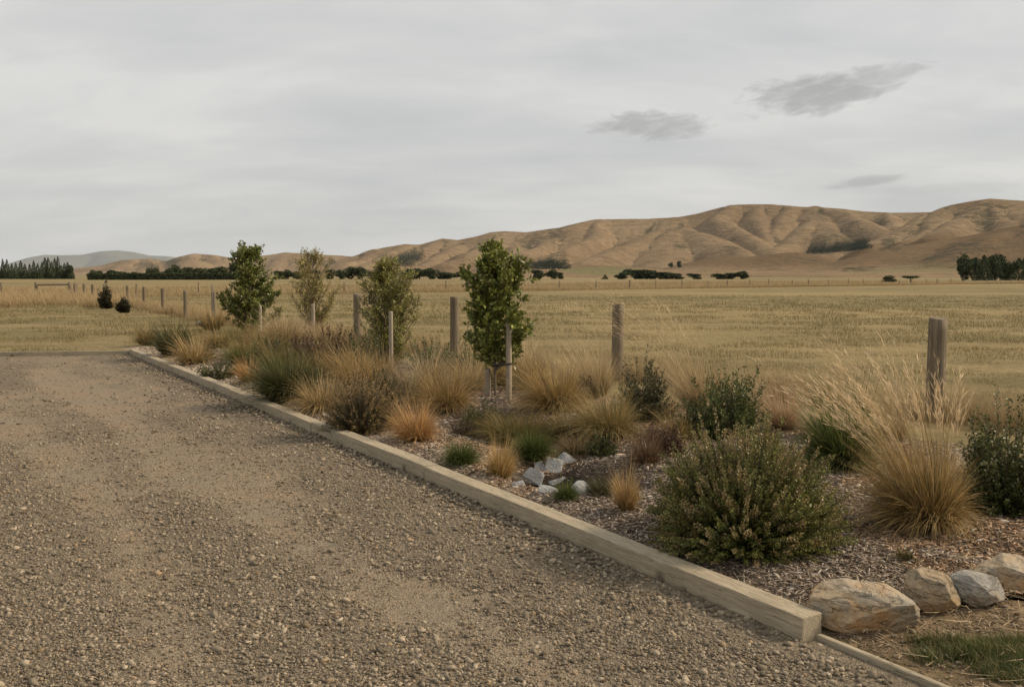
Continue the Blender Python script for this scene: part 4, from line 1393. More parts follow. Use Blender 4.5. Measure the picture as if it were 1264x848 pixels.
# strainer assembly with a horizontal rail
pa_, pb_ = far_at(44, 77), far_at(85.5, 77)
o = empty("rail_fence", pa_)
tag(o, "two brown posts joined by one horizontal rail in the tall dry grass at far left", "fence")
for i, q in enumerate((pa_, pb_)):
    g = Geo(); w = q - pa_
    tubes(g, np.array([[w + (0, 0, -0.1), w + (0, 0, 0.6), w + (0, 0, 1.0), w + (0, 0, 1.04)]]), np.array([[0.12, 0.12, 0.12, 0.08]]), (1, 1, 1), 10)
    link("post", g.mesh("post", M_POST, True), o)
g = Geo(); w = pb_ - pa_
tubes(g, np.array([[np.array([0.1, 0, 0.82]), w * 0.5 + (0, 0, 0.83), w + (-0.1, 0, 0.84)]]), np.array([[0.075, 0.075, 0.075]]), (1, 1, 1), 8)
link("rail", g.mesh("rail", M_POST, True), o)


# ------------------------------------------------------------------ timber edging
def beam(u0, u1, wid, hgt, v0, label, group, name="timber_sleeper", yaw=0.0, z0=-0.05, seed=0):
    bm = bmesh.new()
    L = u1 - u0
    nx = max(2, int(L / 0.12))
    bmesh.ops.create_cube(bm, size=1.0)
    bmesh.ops.scale(bm, vec=(L, wid, hgt), verts=bm.verts)
    bmesh.ops.bevel(bm, geom=bm.edges[:], offset=0.006, segments=2, profile=0.6, affect="EDGES")
    es = [e for e in bm.edges if abs((e.verts[0].co - e.verts[1].co).x) > L * 0.8]
    bmesh.ops.subdivide_edges(bm, edges=es, cuts=nx, use_grid_fill=True)
    for v_ in bm.verts:
        c_ = v_.co
        k = mn.noise(Vector((c_.x * 1.4 + seed * 9, c_.y * 20, c_.z * 20)))
        k2 = mn.noise(Vector((c_.x * 0.5 + seed * 5, 3.1, seed)))
        v_.co += Vector((0, 0.0025 * k + 0.014 * k2, 0.0025 * k + 0.004 * mn.noise(Vector((c_.x * 0.6, 8.8, seed)))))
    for f in bm.faces: f.smooth = False
    me = bpy.data.meshes.new(name); bm.to_mesh(me); bm.free(); me.materials.append(M_TIMBER)
    x, y = xy((u0 + u1) / 2, v0 + wid / 2)
    o = link(name, me, None, (x, y, z0 + hgt / 2), math.atan2(U[1], U[0]) + yaw)
    tag(o, label, "timber edging", group)
    return o


def uat(px, py): return float(uv(*at(px, py)[:2])[0])
js = [0.0, uat(521, 592), uat(385, 533), uat(285, 490), uat(215, 460), LEN + 0.02]
labs = ["nearest timber sleeper with its cut end facing the boulders", "second timber sleeper, beginning before the small golden tuft by the swale", "third timber sleeper, beside the brown tipped heathery bush",
        "fourth timber sleeper, beside the low dark green shrub", "farthest timber sleeper, reaching the corner of the drive"]
for i in range(5):
    beam(js[i] + 0.007, js[i + 1] - 0.007, 0.125 + 0.003 * math.sin(i * 2), 0.155, 0.0 + 0.004 * math.sin(i * 3.1), labs[i], "timber sleepers edging the drive", yaw=random.uniform(-0.003, 0.003), z0=-0.05 + 0.006 * math.sin(i * 2.3), seed=i)
beam(-2.6, -0.012, 0.030, 0.13, 0.055, "thin low timber board running on from the cut end of the sleeper", "thin timber boards", "edging_board", yaw=0.0, z0=-0.105, seed=8)
# the board along the far end of the drive
L = float(np.hypot(*(EDGE_B - EDGE_A)))
bm = bmesh.new(); bmesh.ops.create_cube(bm, size=1.0); bmesh.ops.scale(bm, vec=(L, 0.05, 0.16), verts=bm.verts)
bmesh.ops.bevel(bm, geom=bm.edges[:], offset=0.005, segments=1, affect="EDGES")
me = bpy.data.meshes.new("edging_board"); bm.to_mesh(me); bm.free(); me.materials.append(M_TIMBER)
mid = (EDGE_A + EDGE_B) / 2
tag(link("edging_board", me, None, (mid[0] - 0.02, mid[1], 0.0), math.atan2(ED[1], ED[0])), "long low timber board closing the far end of the gravel drive", "timber edging", "thin timber boards")


# ------------------------------------------------------------------ boulders and slabs
def rock(name, loc, size, material, label, group, seed, cuts=14, cat="boulder", rot=(0, 0, 0), sub=5, lo=0.5, hi=0.92, rough=0.05, sink=0.0, boxy=False, planes=None):
    rng = np.random.default_rng(seed)
    bm = bmesh.new(); bmesh.ops.create_icosphere(bm, subdivisions=sub, radius=1.0)
    V = np.array([v_.co[:] for v_ in bm.verts])
    for nn_, d_ in planes or ():
        n_ = unit(np.array(nn_, float)); s = V @ n_ - d_
        V = V - np.where(s > 0, s * 0.975, 0)[:, None] * n_
    for ic in range(cuts + (6 if boxy else 0)):
        n_ = unit(rng.normal(0, 1, 3)); d_ = rng.uniform(lo, hi)
        if boxy and ic < 6:
            n_ = unit(np.array([(1, 0, 0), (-1, 0, 0), (0, 1, 0), (0, -1, 0), (0, 0, 1), (0, 0, -1)][ic]) + rng.normal(0, 0.16, 3)); d_ = rng.uniform(0.52, 0.66)
        s = V @ n_ - d_
        V = V - np.where(s > 0, s * (0.95 if boxy else 0.93), 0)[:, None] * n_
    for i, v_ in enumerate(bm.verts):
        p = Vector(V[i])
        q = p * 1.6 + Vector((seed * 3.1, seed, 0))
        k = mn.fractal(q, 1.0, 2.0, 5) * rough + 0.02 * mn.fractal(p * 6 + Vector((seed, 0, 0)), 0.8, 2.1, 4)
        k -= 0.035 * max(0, 0.12 - abs(mn.noise(p * 2.1 + Vector((0, seed, 0))))) / 0.12
        lay = math.sin((p.z * 2.2 + 0.6 * p.x + 0.5 * mn.noise(p * 1.5)) * 5)
        k += 0.010 * lay
        v_.co = p * (1 + k)
    for f in bm.faces: f.smooth = True
    bmesh.ops.scale(bm, vec=size, verts=bm.verts)
    me = bpy.data.meshes.new(name); bm.to_mesh(me); bm.free(); me.materials.append(material)
    o = link(name, me, None, loc); o.rotation_euler = rot
    tag(o, label, cat, group)
    return o


def rock_px(px, py_bot, wpx, hpx, depth=0.8, **kw):
    p = ground_at(px, py_bot)
    d = p[1]
    w = wpx * d / F / 2; h = hpx * d / F / 2
    dr = p[:2] / np.hypot(*p[:2])
    q = p[:2] + dr * w * depth * 0.75
    return rock(kw.pop("name", "boulder"), (q[0], q[1], float(G(q[0], q[1])) + h * 0.62), (w * 1.12, w * depth, h * 1.2), **kw)


GB = "boulders at the end of the timber edging"
rock_px(1066, 783, 138, 66, 0.62, material=M_ROCK_TAN, label="largest tan boulder, angular and streaked with grey, touching the timber end", group=GB, seed=17, rot=(0.0, 0.04, -0.12), cuts=5, lo=0.8, hi=0.95, sub=6, rough=0.045, planes=[((0.12, -0.15, 1), 0.66), ((-0.6, -0.2, 0.75), 0.72), ((0.5, -0.1, 0.85), 0.74), ((-0.15, -0.9, 0.45), 0.60), ((-0.75, -0.65, 0.05), 0.74), ((0.40, -0.85, -0.30), 0.58), ((0.95, -0.25, 0.15), 0.84), ((-1, 0.1, 0.15), 0.9), ((0.1, 0.9, 0.4), 0.7), ((0.15, -0.6, 0.8), 0.69), ((0.8, 0.2, 0.6), 0.80)])
rock_px(1146, 757, 84, 54, 0.8, material=M_ROCK_BROWN, label="rounded brown cracked boulder, second from the timber end", group=GB, seed=5, rot=(0.1, 0.12, 0.3), lo=0.7, sub=6, planes=[((-0.5, -0.8, 0.3), 0.66), ((0.6, -0.6, 0.5), 0.72), ((0.1, -0.2, 1), 0.78), ((0.9, 0.1, 0.3), 0.8), ((-0.9, 0, 0.5), 0.8)])
rock_px(1205, 749, 70, 42, 0.75, material=M_ROCK_GREY, label="smaller blue grey boulder between the two brown ones", group=GB, seed=8, rot=(0, 0.2, 0.1), lo=0.72, sub=6, planes=[((0.1, -0.6, 0.8), 0.66), ((0.7, -0.5, 0.4), 0.74), ((-0.6, -0.7, 0.3), 0.7)])
rock_px(1246, 732, 86, 46, 0.8, material=M_ROCK_TAN, label="tan flat faced boulder at the right edge, farthest from the timber", group=GB, seed=21, rot=(0.1, 0.1, -0.2), lo=0.75, sub=6, planes=[((-0.2, -0.9, 0.2), 0.62), ((0.2, -0.3, 1), 0.66), ((-0.7, -0.1, 0.7), 0.7), ((0.7, -0.5, 0.3), 0.75)])
SLAB = [(655, 599, 26, 27, 0.5, "broad pale slab tilted at the left of the swale, darkest edge below"), (668, 588, 14, 24, 0.35, "narrow pale slab wedged upright second from left in the swale"), (682, 590, 25, 31, 0.4, "largest square pale slab standing in the swale"),
        (700, 577, 24, 20, 0.5, "pale slab at the upper right of the stone group in the swale"), (690, 603, 24, 16, 0.5, "low grey slab lying below the square slab in the swale"), (678, 612, 30, 12, 0.6, "flat grey slab at the lower edge of the stone group in the swale"),
        (717, 614, 23, 25, 0.3, "oval smooth grey stone lying apart on the right of the swale"), (640, 603, 16, 12, 0.5, "small grey slab at the far left end of the stone group by the golden tuft")]
for i, (px, py, w, h, dp, lab) in enumerate(SLAB):
    p = ground_at(px, py)
    d = p[1]
    W_, H_ = w * d / F / 2, h * d / F / 2
    oval = i == 6
    rock("stone_slab", (p[0], p[1] + 0.04, p[2] + H_ * 0.42), (W_ * (1.15 if oval else 1.45), 0.035 if oval else 0.030, H_ * (1.2 if oval else 1.6)), M_SLAB, lab, "pale stone slabs in the swale", 60 + i, 3 if oval else 5, "stone",
         (-0.38 - 0.14 * (i % 2), (0.5, -0.25, 0.08, 0.75, -0.5, 0.25, 0.4, -0.3)[i], (-0.2, 0.15, 0.0, -0.3, 0.2, 0.1, 0.25, 0.3)[i]), 4, 0.9 if oval else 0.62, 0.97, 0.012, boxy=not oval)
# thin dark strip along the left foot of the slabs
g = Geo()
pp = [ground_at(px, py) + np.array([0, 0, dz]) for px, py, dz in ((632, 594, 0.015), (642, 598, 0.035), (652, 602, 0.03), (662, 604, 0.035), (672, 606, 0.02))]
pp = np.array(pp); up_v = np.array([0.0, 0.09, 0.035])
V_ = np.stack([pp, pp + up_v * 0.5 + np.array([0, 0, 0.02]), pp + up_v, pp + up_v - np.array([0, -0.004, 0.012]), pp + np.array([0, 0.004, -0.012])], 1)
f_ = np.array([[q * 5 + k, q * 5 + (k + 1) % 5, (q + 1) * 5 + (k + 1) % 5, (q + 1) * 5 + k] for q in range(4) for k in range(5)])
g.add(V_, [f_], (1, 1, 1))
tag(link("dark_strip", g.mesh("dark_strip", M_RUBBER, True)), "thin dark strip lying at the left foot of the stone slabs", "stripe")
for i, (px, py, w, h) in enumerate(((205, 434, 11, 4), (260, 401, 34, 9))):
    rock_px(px, py + 2, w, h, 0.7, material=M_ROCK_GREY, label=("small pale stone lying at the far corner of the timber edging", "low pale grey rock lying at the foot of the grey fence post")[i], group="small pale stones at the far end", seed=90 + i, name="pale_stone", cat="stone", sub=3)
DG = ((0.024, 0.036, 0.011), (0.09, 0.105, 0.030))
# ------------------------------------------------------------------ young trees
TA, loc = tree(314, 411, 309, [(0, 10, 10), (0.08, 28, 30), (0.22, 34, 36), (0.4, 33, 37), (0.55, 29, 33), (0.7, 22, 22), (0.82, 17, 13), (0.92, 14, 6), (1.0, 12, 3)],
     "dark leafy young tree, pointed at the top, leftmost of the four", 150, 10, 14, (0.075, 0.042), ((0.055, 0.075, 0.02), (0.26, 0.275, 0.066)), 1, 0.03, -0.05, 0.04, 0.0, 0.20, lobes=0.35, K=40)
TB, loc = tree(387, 416, 316, [(0, 3, 3), (0.15, 15, 15), (0.3, 26, 27), (0.5, 27, 30), (0.7, 22, 24), (0.85, 17, 19), (1.0, 6, 8)],
     "sparse airy olive brown young tree, second from the left", 95, 9, 11, (0.050, 0.021), ((0.17, 0.15, 0.042), (0.42, 0.35, 0.11)), 2, 0.028, 0.0, 0.12, -0.35, 0.22, lobes=0.3, up=0.9, K=60)
TC, loc = tree(482, 449, 329, [(0, 6, 6), (0.12, 24, 24), (0.3, 32, 36), (0.5, 34, 38), (0.7, 30, 34), (0.85, 20, 22), (0.95, 14, 12), (1.0, 6, 5)],
     "fine leaved olive green young tree with upswept twigs, third from the left", 150, 11, 12, (0.042, 0.017), ((0.10, 0.108, 0.024), (0.38, 0.35, 0.085)), 3, 0.026, -0.02, 0.06, -0.3, 0.19, lobes=0.4, up=0.9, K=60)
TD, loc = tree(613, 490, 311, [(0, 0, 0), (0.2, 6, 6), (0.28, 20, 20), (0.36, 31, 32), (0.44, 36, 42), (0.5, 39, 47), (0.56, 36, 40), (0.62, 32, 31), (0.74, 34, 34), (0.86, 30, 34), (0.94, 20, 22), (1.0, 6, 6)],
     "bushy broad leaved dark green young tree on a bare stem, rightmost of the four", 118, 9, 13, (0.062, 0.036), ((0.048, 0.070, 0.017), (0.29, 0.305, 0.064)), 4, 0.019, 0.0, 0.27, 0.0, 0.15, lobes=0.34, K=32, sg=0.10)

GS = "pale wooden stakes beside the young trees"
def stake(px, py, toppx, r, label, seed, tie=None, tilt=(0, 0)):
    p = at(px, py, 0.04); d = ray(px, toppx)
    h = EYE + d[2] * p[1] / d[1]
    z = float(G(p[0], p[1]))
    o = round_post("tree_stake", (p[0], p[1], z), h - z, r, label, GS, M_STAKE, seed, tilt, 0.03)
    o["category"] = "stake"
    if tie:
        o.rotation_euler[2] = 0
        g = Geo()
        a = np.linspace(0, 2 * np.pi, 17)
        L, zt = tie
        x = -L / 2 + np.cos(a) * (L / 2 + r * 1.3); y = np.sin(a) * (r * 1.35)
        P = np.stack([x, y, np.full(17, zt) + 0.015 * np.cos(a)], -1)
        tubes(g, P[None], np.full((1, 17), 0.012), (1, 1, 1), 6)
        link("tie", g.mesh("tie", M_RUBBER, True), o)
    return o
stake(322, 411, 377, 0.036, "pale stake against the front of the dark leafy leftmost tree", 41)
stake(387, 416, 375, 0.045, "pale stake at the stem of the sparse olive brown tree", 42)
stake(483, 458, 385, 0.034, "pale stake in front of the fine leaved olive green tree", 43)
stake(628, 499, 393, 0.036, "tall pale stake with a black tie in front of the bushy broad leaved tree", 44, (0.16, 0.45))
stake(602, 494, 455, 0.036, "short pale stake to the left of the bare stem of the bushy tree", 45)

# ------------------------------------------------------------------ tussocks (far to near)
OG = dict(base=(0.085, 0.085, 0.028), mid=(0.24, 0.165, 0.06), tip=(0.40, 0.28, 0.12))
PALE = dict(base=(0.20, 0.155, 0.07), mid=(0.42, 0.31, 0.15), tip=(0.60, 0.47, 0.29))
OR = dict(base=(0.20, 0.12, 0.04), mid=(0.42, 0.235, 0.085), tip=(0.60, 0.38, 0.17))
GR = dict(base=(0.05, 0.07, 0.02), mid=(0.12, 0.135, 0.04), tip=(0.30, 0.24, 0.09))
tussock(180, 427, 30, 28, 500, "dark gold tussock at the far left end of the bed beside the rushy shrub", **OG)
tussock(262, 408, 44, 24, 500, "olive gold tussock at the foot of the grey fence post", **OG, seed=3)
tussock(240, 452, 56, 38, 800, "pale gold spreading tussock nearest the far corner of the drive", mid=(0.38, 0.26, 0.11), upright=0.3, seed=4)
tussock(268, 432, 50, 24, 500, "olive gold tussock directly behind the pale gold spreading one at the far end", **OG, upright=0.3, seed=5)
tussock(318, 430, 54, 28, 600, "olive gold tussock at the foot of the leftmost young tree", **OG, upright=0.3, seed=6)
tussock(290, 425, 44, 24, 450, "smaller green gold tussock left of the foot of the leftmost young tree", **GR, upright=0.35, seed=7)
tussock(352, 432, 70, 44, 1100, "fluffy pale gold tussock between the leftmost and the sparse young trees", **PALE, upright=0.45, seed=8)
tussock(330, 440, 60, 30, 700, "olive gold low tussock in front of the fluffy pale one", **OG, upright=0.25, seed=9)
tussock(307, 474, 36, 36, 650, "small orange tussock left of the low dark green shrub", **OR, upright=0.55, seed=10)
tussock(400, 448, 50, 30, 500, "olive gold tussock behind the reddish dark shrub at the sparse tree", **OG, seed=11)
tussock(440, 486, 64, 56, 1100, "rounded gold tussock above the brown tipped heathery bush", upright=0.4, seed=12)
tussock(398, 512, 76, 42, 1000, "wide low gold tussock between the dark green shrub and the brown tipped bush", mid=(0.36, 0.25, 0.11), upright=0.2, seed=13)
tussock(503, 502, 62, 66, 900, "pale feathery tussock at the foot of the olive green young tree", **PALE, upright=0.6, seed=14, dead=0.3)
tussock(550, 514, 82, 66, 1500, "large gold tussock in the middle of the bed, left of the bushy tree", upright=0.3, seed=15, dead=0.2)
tussock(578, 486, 62, 54, 900, "gold tussock hiding the foot of the grey post left of the bushy tree", **PALE, upright=0.35, seed=16)
tussock(514, 549, 64, 54, 1300, "orange upright tussock next to the brown tipped bush near the timber", **OR, upright=0.45, seed=17)
tussock(655, 484, 60, 44, 700, "olive gold tussock immediately right of the bushy tree", **OG, upright=0.3, seed=18)
tussock(685, 514, 92, 70, 2200, "large round gold tussock with green heart, right of the bushy tree", base=(0.09, 0.09, 0.028), mid=(0.34, 0.22, 0.07), upright=0.3, seed=19, dead=0.1)
tussock(750, 550, 92, 66, 1900, "large olive gold tussock in front of the twiggy dark shrub", base=(0.07, 0.08, 0.025), mid=(0.26, 0.19, 0.065), tip=(0.46, 0.35, 0.16), upright=0.25, seed=20, dead=0.18)
tussock(618, 592, 42, 52, 1300, "small golden upright tuft beside the stone slabs", base=(0.14, 0.12, 0.045), mid=(0.42, 0.28, 0.10), tip=(0.62, 0.44, 0.20), upright=0.72, seed=21, width=0.003)
tussock(773, 636, 36, 62, 1400, "small golden brush like tuft left of the great dark bush", base=(0.20, 0.14, 0.06), mid=(0.42, 0.27, 0.10), tip=(0.62, 0.44, 0.22), upright=0.86, seed=22, width=0.0028)
tussock(798, 577, 52, 52, 700, "dark reddish brown tussock right of the swale", base=(0.07, 0.04, 0.022), mid=(0.14, 0.085, 0.045), tip=(0.24, 0.155, 0.08), upright=0.4, seed=23)
tussock(640, 556, 110, 34, 1500, "low olive and rust ground hugging sedge behind the stone slabs", base=(0.05, 0.065, 0.02), mid=(0.13, 0.115, 0.035), tip=(0.26, 0.17, 0.06), upright=0.1, seed=24)
tussock(700, 548, 90, 28, 1000, "low rusty green sedge to the right of the ground hugging one", base=(0.05, 0.06, 0.02), mid=(0.15, 0.12, 0.04), tip=(0.28, 0.18, 0.06), upright=0.1, seed=25)
CUSH = dict(base=(0.03, 0.045, 0.01), mid=(0.065, 0.09, 0.02), tip=(0.15, 0.16, 0.045))
tussock(657, 578, 52, 36, 1600, "deep green grassy cushion just above the stone slabs", **CUSH, upright=0.45, seed=26, name="green_cushion", cat="cushion plant", group="green cushion plants round the swale", dead=0.02)
tussock(569, 579, 48, 28, 1300, "low green grassy cushion by the timber, left of the small golden tuft", **CUSH, upright=0.4, seed=27, name="green_cushion", cat="cushion plant", group="green cushion plants round the swale", dead=0.05)
tussock(699, 622, 32, 24, 900, "small bright green cushion below the slabs, beside the oval stone", base=(0.03, 0.05, 0.014), mid=(0.07, 0.10, 0.025), tip=(0.15, 0.16, 0.05), upright=0.45, seed=28, name="green_cushion", cat="cushion plant", group="green cushion plants round the swale", dead=0.05)
tussock(1118, 698, 30, 17, 350, "tiny mossy tuft alone on the mulch above the boulders", base=(0.04, 0.045, 0.018), mid=(0.09, 0.085, 0.03), tip=(0.16, 0.13, 0.05), upright=0.3, seed=29, name="mossy_tuft", cat="tuft", group=None)
tussock(744, 616, 50, 26, 700, "dark straggly sedge in the hollow to the right of the oval stone", base=(0.03, 0.035, 0.014), mid=(0.07, 0.065, 0.028), tip=(0.20, 0.16, 0.08), upright=0.3, seed=70)
tussock(712, 566, 60, 22, 700, "low dry brown sedge on the far lip of the hollow", base=(0.06, 0.05, 0.022), mid=(0.16, 0.115, 0.05), tip=(0.30, 0.22, 0.11), upright=0.15, seed=71)
tussock(620, 540, 60, 26, 800, "low olive sedge on the mulch left of the ground hugging one", base=(0.05, 0.06, 0.02), mid=(0.12, 0.11, 0.036), tip=(0.24, 0.17, 0.065), upright=0.15, seed=72)
tussock(300, 446, 44, 28, 600, "small straw coloured tussock behind the low dark green shrub", **OG, upright=0.35, seed=73)
tussock(462, 452, 56, 36, 700, "olive tussock crowding the stem of the olive green young tree", **GR, upright=0.4, seed=74)
shrub(575, 462, 60, 34, "leafy green shrub behind the gold tussocks left of the bushy tree", 80, 45, (0.030, 0.012), ((0.04, 0.06, 0.02), (0.12, 0.14, 0.045)))
RB = ((0.05, 0.028, 0.018), (0.13, 0.065, 0.036))
shrub(248, 446, 36, 20, "tiny dark green shrub beside the pale gold tussock nearest the drive corner", 60, 45, (0.022, 0.009), DG)
shrub(338, 452, 54, 34, "low dark green shrub under the fluffy pale tussock", 80, 45, (0.024, 0.009), DG)
shrub(376, 450, 48, 36, "low reddish shrub just right of the fluffy pale tussock", 80, 45, (0.022, 0.009), RB)
shrub(472, 502, 54, 40, "low dark green shrub between the rounded gold and the pale feathery tussocks", 90, 45, (0.022, 0.009), DG)
shrub(425, 462, 44, 30, "dark red brown shrub at the left foot of the olive green young tree", 80, 45, (0.022, 0.009), RB)
shrub(596, 532, 60, 30, "low spreading green shrub on the mulch before the stem of the bushy tree", 80, 45, (0.022, 0.009), ((0.03, 0.042, 0.012), (0.11, 0.12, 0.034)))
shrub(742, 566, 44, 24, "low green shrub on the right rim of the hollow", 80, 45, (0.022, 0.009), ((0.03, 0.042, 0.012), (0.10, 0.11, 0.032)))
shrub(822, 566, 50, 42, "dark reddish twiggy shrub behind the left side of the great bush", 100, 45, (0.022, 0.008), RB)
# more tussocks filling the bed
tussock(222, 428, 44, 30, 600, "olive tussock squeezed between the rushy shrub and the corner tussock", **GR, upright=0.4, seed=50)
tussock(345, 456, 56, 32, 700, "gold brown tussock behind the broad dark rushy shrub", **OG, upright=0.35, seed=51)
tussock(388, 470, 54, 34, 700, "dull gold tussock right behind the broad dark rushy shrub", **OG, upright=0.35, seed=52)
tussock(420, 470, 60, 40, 800, "olive tussock in front of the reddish dark shrub", **OG, upright=0.4, seed=53)
tussock(470, 478, 60, 44, 800, "warm gold tussock just in front of the olive green young tree", upright=0.35, seed=54)
tussock(530, 486, 60, 50, 900, "pale gold tussock behind the large gold one in mid bed", **PALE, upright=0.5, seed=55, dead=0.3)
tussock(485, 530, 50, 50, 700, "brownish wispy tussock between the heathery bush and the pale feathery one", base=(0.12, 0.09, 0.045), mid=(0.28, 0.20, 0.10), tip=(0.44, 0.33, 0.18), upright=0.55, seed=56)
tussock(610, 480, 70, 44, 800, "gold tussock behind the stem of the bushy tree", **OG, upright=0.35, seed=57)
tussock(648, 470, 70, 50, 900, "pale grass clump behind the bushy tree on its right", **PALE, upright=0.6, wind=(-0.2, 0), seed=58, width=0.0028, dead=0.4)
tussock(715, 486, 60, 60, 900, "pale grass clump between the large round tussock and the brown post", **PALE, upright=0.62, wind=(-0.22, 0), seed=59, width=0.0028, dead=0.4)
tussock(835, 548, 56, 40, 700, "short tan tussock left of the low dark green shrub", **OG, upright=0.35, seed=60)
tussock(930, 520, 60, 60, 800, "pale grass clump behind the upright leafy shrub on its right", **PALE, upright=0.6, wind=(-0.2, 0), seed=61, width=0.0026, dead=0.4)
tussock(1015, 545, 60, 54, 800, "pale grass clump between the pinkish one and the strappy plant", **PALE, upright=0.6, wind=(-0.24, 0), seed=62, width=0.0026, dead=0.4)
tussock(1200, 606, 56, 40, 900, "dry tan tussock squeezed behind the big windswept one and the right edge shrub", **PALE, upright=0.55, wind=(-0.2, 0), seed=63, width=0.0028, dead=0.4)
# pale grasses at the back of the bed
tussock(735, 492, 74, 72, 1100, "pale feathery grass clump leaning left, behind the large round gold tussock", **PALE, upright=0.62, wind=(-0.28, 0), seed=30, width=0.0028, dead=0.4)
tussock(858, 508, 70, 92, 1000, "tall pale windswept grass clump left of the upright dark shrub", **PALE, upright=0.72, wind=(-0.26, 0), seed=31, width=0.0026, plumes=70, dead=0.4)
tussock(968, 536, 72, 70, 1000, "pinkish tan grass clump between the upright dark shrub and strappy green plant", base=(0.22, 0.15, 0.08), mid=(0.44, 0.29, 0.16), tip=(0.60, 0.42, 0.26), upright=0.6, wind=(-0.15, 0), seed=32, width=0.0026, dead=0.35)
tussock(820, 520, 50, 52, 600, "short pale grass clump in front of the tall windswept one", **PALE, upright=0.55, wind=(-0.2, 0), seed=33, width=0.0028)
tussock(1104, 548, 60, 66, 700, "pale grass clump behind the left side of the big windswept tussock", **PALE, upright=0.6, wind=(-0.3, 0), seed=34, width=0.0026, plumes=60)
# the big windswept tussock
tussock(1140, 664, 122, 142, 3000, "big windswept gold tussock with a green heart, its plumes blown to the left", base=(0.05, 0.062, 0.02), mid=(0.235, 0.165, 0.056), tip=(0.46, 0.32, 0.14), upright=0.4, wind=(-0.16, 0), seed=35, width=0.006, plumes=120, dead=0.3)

# ------------------------------------------------------------------ shrubs
tussock(214, 442, 60, 40, 900, "dark green rushy shrub at the far end of the bed", base=(0.025, 0.035, 0.012), mid=(0.05, 0.06, 0.02), tip=(0.12, 0.11, 0.04), upright=0.6, seed=40, name="rushy_shrub", cat="shrub", group="shrubs in the planting bed", dead=0.05)
shrub(272, 470, 52, 26, "low dark green shrub in front of the far tussocks, by the timber", 90, 50, (0.02, 0.008), DG)
tussock(300, 452, 60, 30, 700, "dark olive rushy plant behind the small orange tussock", **GR, upright=0.4, seed=41, name="rushy_shrub", cat="shrub", group="shrubs in the planting bed")
tussock(356, 502, 102, 62, 2600, "broad dark green rushy shrub with pale tips near the timber", base=(0.024, 0.034, 0.011), mid=(0.06, 0.072, 0.022), tip=(0.19, 0.175, 0.07), upright=0.45, seed=42, name="rushy_shrub", cat="shrub", group="shrubs in the planting bed", dead=0.06, width=0.005)
shrub(408, 456, 80, 54, "reddish dark shrub between the sparse and the olive young trees", 110, 55, (0.024, 0.009), ((0.045, 0.028, 0.016), (0.13, 0.068, 0.034)), (0.24, 0.12, 0.058), 0.3)
shrub(450, 464, 56, 56, "dark green leafy shrub beside the half hidden post by the olive green tree", 90, 50, (0.026, 0.010), DG)
shrub(446, 540, 88, 78, "heathery bush with dark green foot and brown tips by the timber", 420, 60, (0.018, 0.007), ((0.028, 0.034, 0.013), (0.17, 0.13, 0.05)), (0.40, 0.275, 0.115), 0.85, t0=0.2, up=0.7)
shrub(536, 458, 66, 36, "loose bright green shrub behind the large gold tussock in mid bed", 80, 45, (0.030, 0.012), ((0.05, 0.07, 0.022), (0.14, 0.16, 0.05)))
shrub(571, 541, 36, 24, "small dark brown twiggy shrub lying in a hollow of the mulch", 80, 30, (0.018, 0.006), ((0.035, 0.022, 0.014), (0.08, 0.05, 0.03)), (0.13, 0.09, 0.05), 0.3)
shrub(722, 494, 36, 30, "small dark bronze shrub between the two big gold tussocks", 70, 40, (0.022, 0.009), ((0.04, 0.032, 0.016), (0.12, 0.085, 0.035)))
shrub(793, 524, 66, 70, "dark twiggy shrub in front of the brown fence post", 130, 40, (0.028, 0.015), ((0.03, 0.038, 0.016), (0.09, 0.085, 0.032)), lumps=0.3, t0=0.3)
shrub(898, 544, 92, 86, "upright dark green leafy shrub behind the great bush", 150, 50, (0.034, 0.013), ((0.026, 0.044, 0.013), (0.125, 0.145, 0.036)), lumps=0.3, up=0.9, t0=0.2)
shrub(862, 545, 58, 46, "low dark green shrub leaning against the upright leafy one on its left", 80, 45, (0.034, 0.013), DG)
tussock(1040, 586, 100, 108, 1700, "strappy green plant with arching leaves right of the great bush", base=(0.03, 0.052, 0.013), mid=(0.085, 0.115, 0.028), tip=(0.20, 0.20, 0.065), upright=0.35, seed=43, name="strappy_plant", cat="plant", group=None, width=0.011, dead=0.08)
shrub(1238, 640, 108, 118, "dark green leafy shrub at the right edge of the bed", 260, 60, (0.032, 0.014), ((0.022, 0.036, 0.012), (0.11, 0.122, 0.036)), (0.20, 0.20, 0.10), 0.1, lumps=0.25, t0=0.15)
# the great bush
shrub(917, 699, 226, 154, "great dark rounded bush with pale bronze upright tips, standing closest to the camera", 1500, 140, (0.0185, 0.0088), ((0.026, 0.040, 0.012), (0.205, 0.21, 0.05)), (0.34, 0.26, 0.11), 0.5, t0=0.10, back=0.72, up=0.8, lumps=0.12, ang=0.5)
# two dark little bushes by the far fence
for px, py, w, h, lab in ((131, 381, 17, 29, "left and taller of two dark little bushes by the far fence posts"), (153, 386, 16, 17, "right and lower of two dark little bushes by the far fence posts")):
    shrub(px, py, w * 0.72, h * 0.85, lab, 110, 40, (0.03, 0.016), ((0.02, 0.024, 0.012), (0.055, 0.05, 0.024)), group="dark little bushes by the far fence", lumps=0.4)
# ------------------------------------------------------------------ grass that nobody could count
def blade_field(name, label, x, y, h, w, ca, cb, lean=0.45, seg=2, wind=(-0.1, 0), droop=0.7, rng=RNG, kind_label="grass"):
    n = len(x)
    g = Geo()
    base = np.stack([x, y, G(x, y) - 0.015], -1)
    ribbons(g, base, rng.uniform(0, 6.28, n), np.abs(rng.normal(0, lean, n)), rng.uniform(0, droop, n), h, w, seg, ca, cb, wind, 1.5, rng)
    tag(link(name, g.mesh(name, M_BLADE)), label, "grass", kind="stuff")


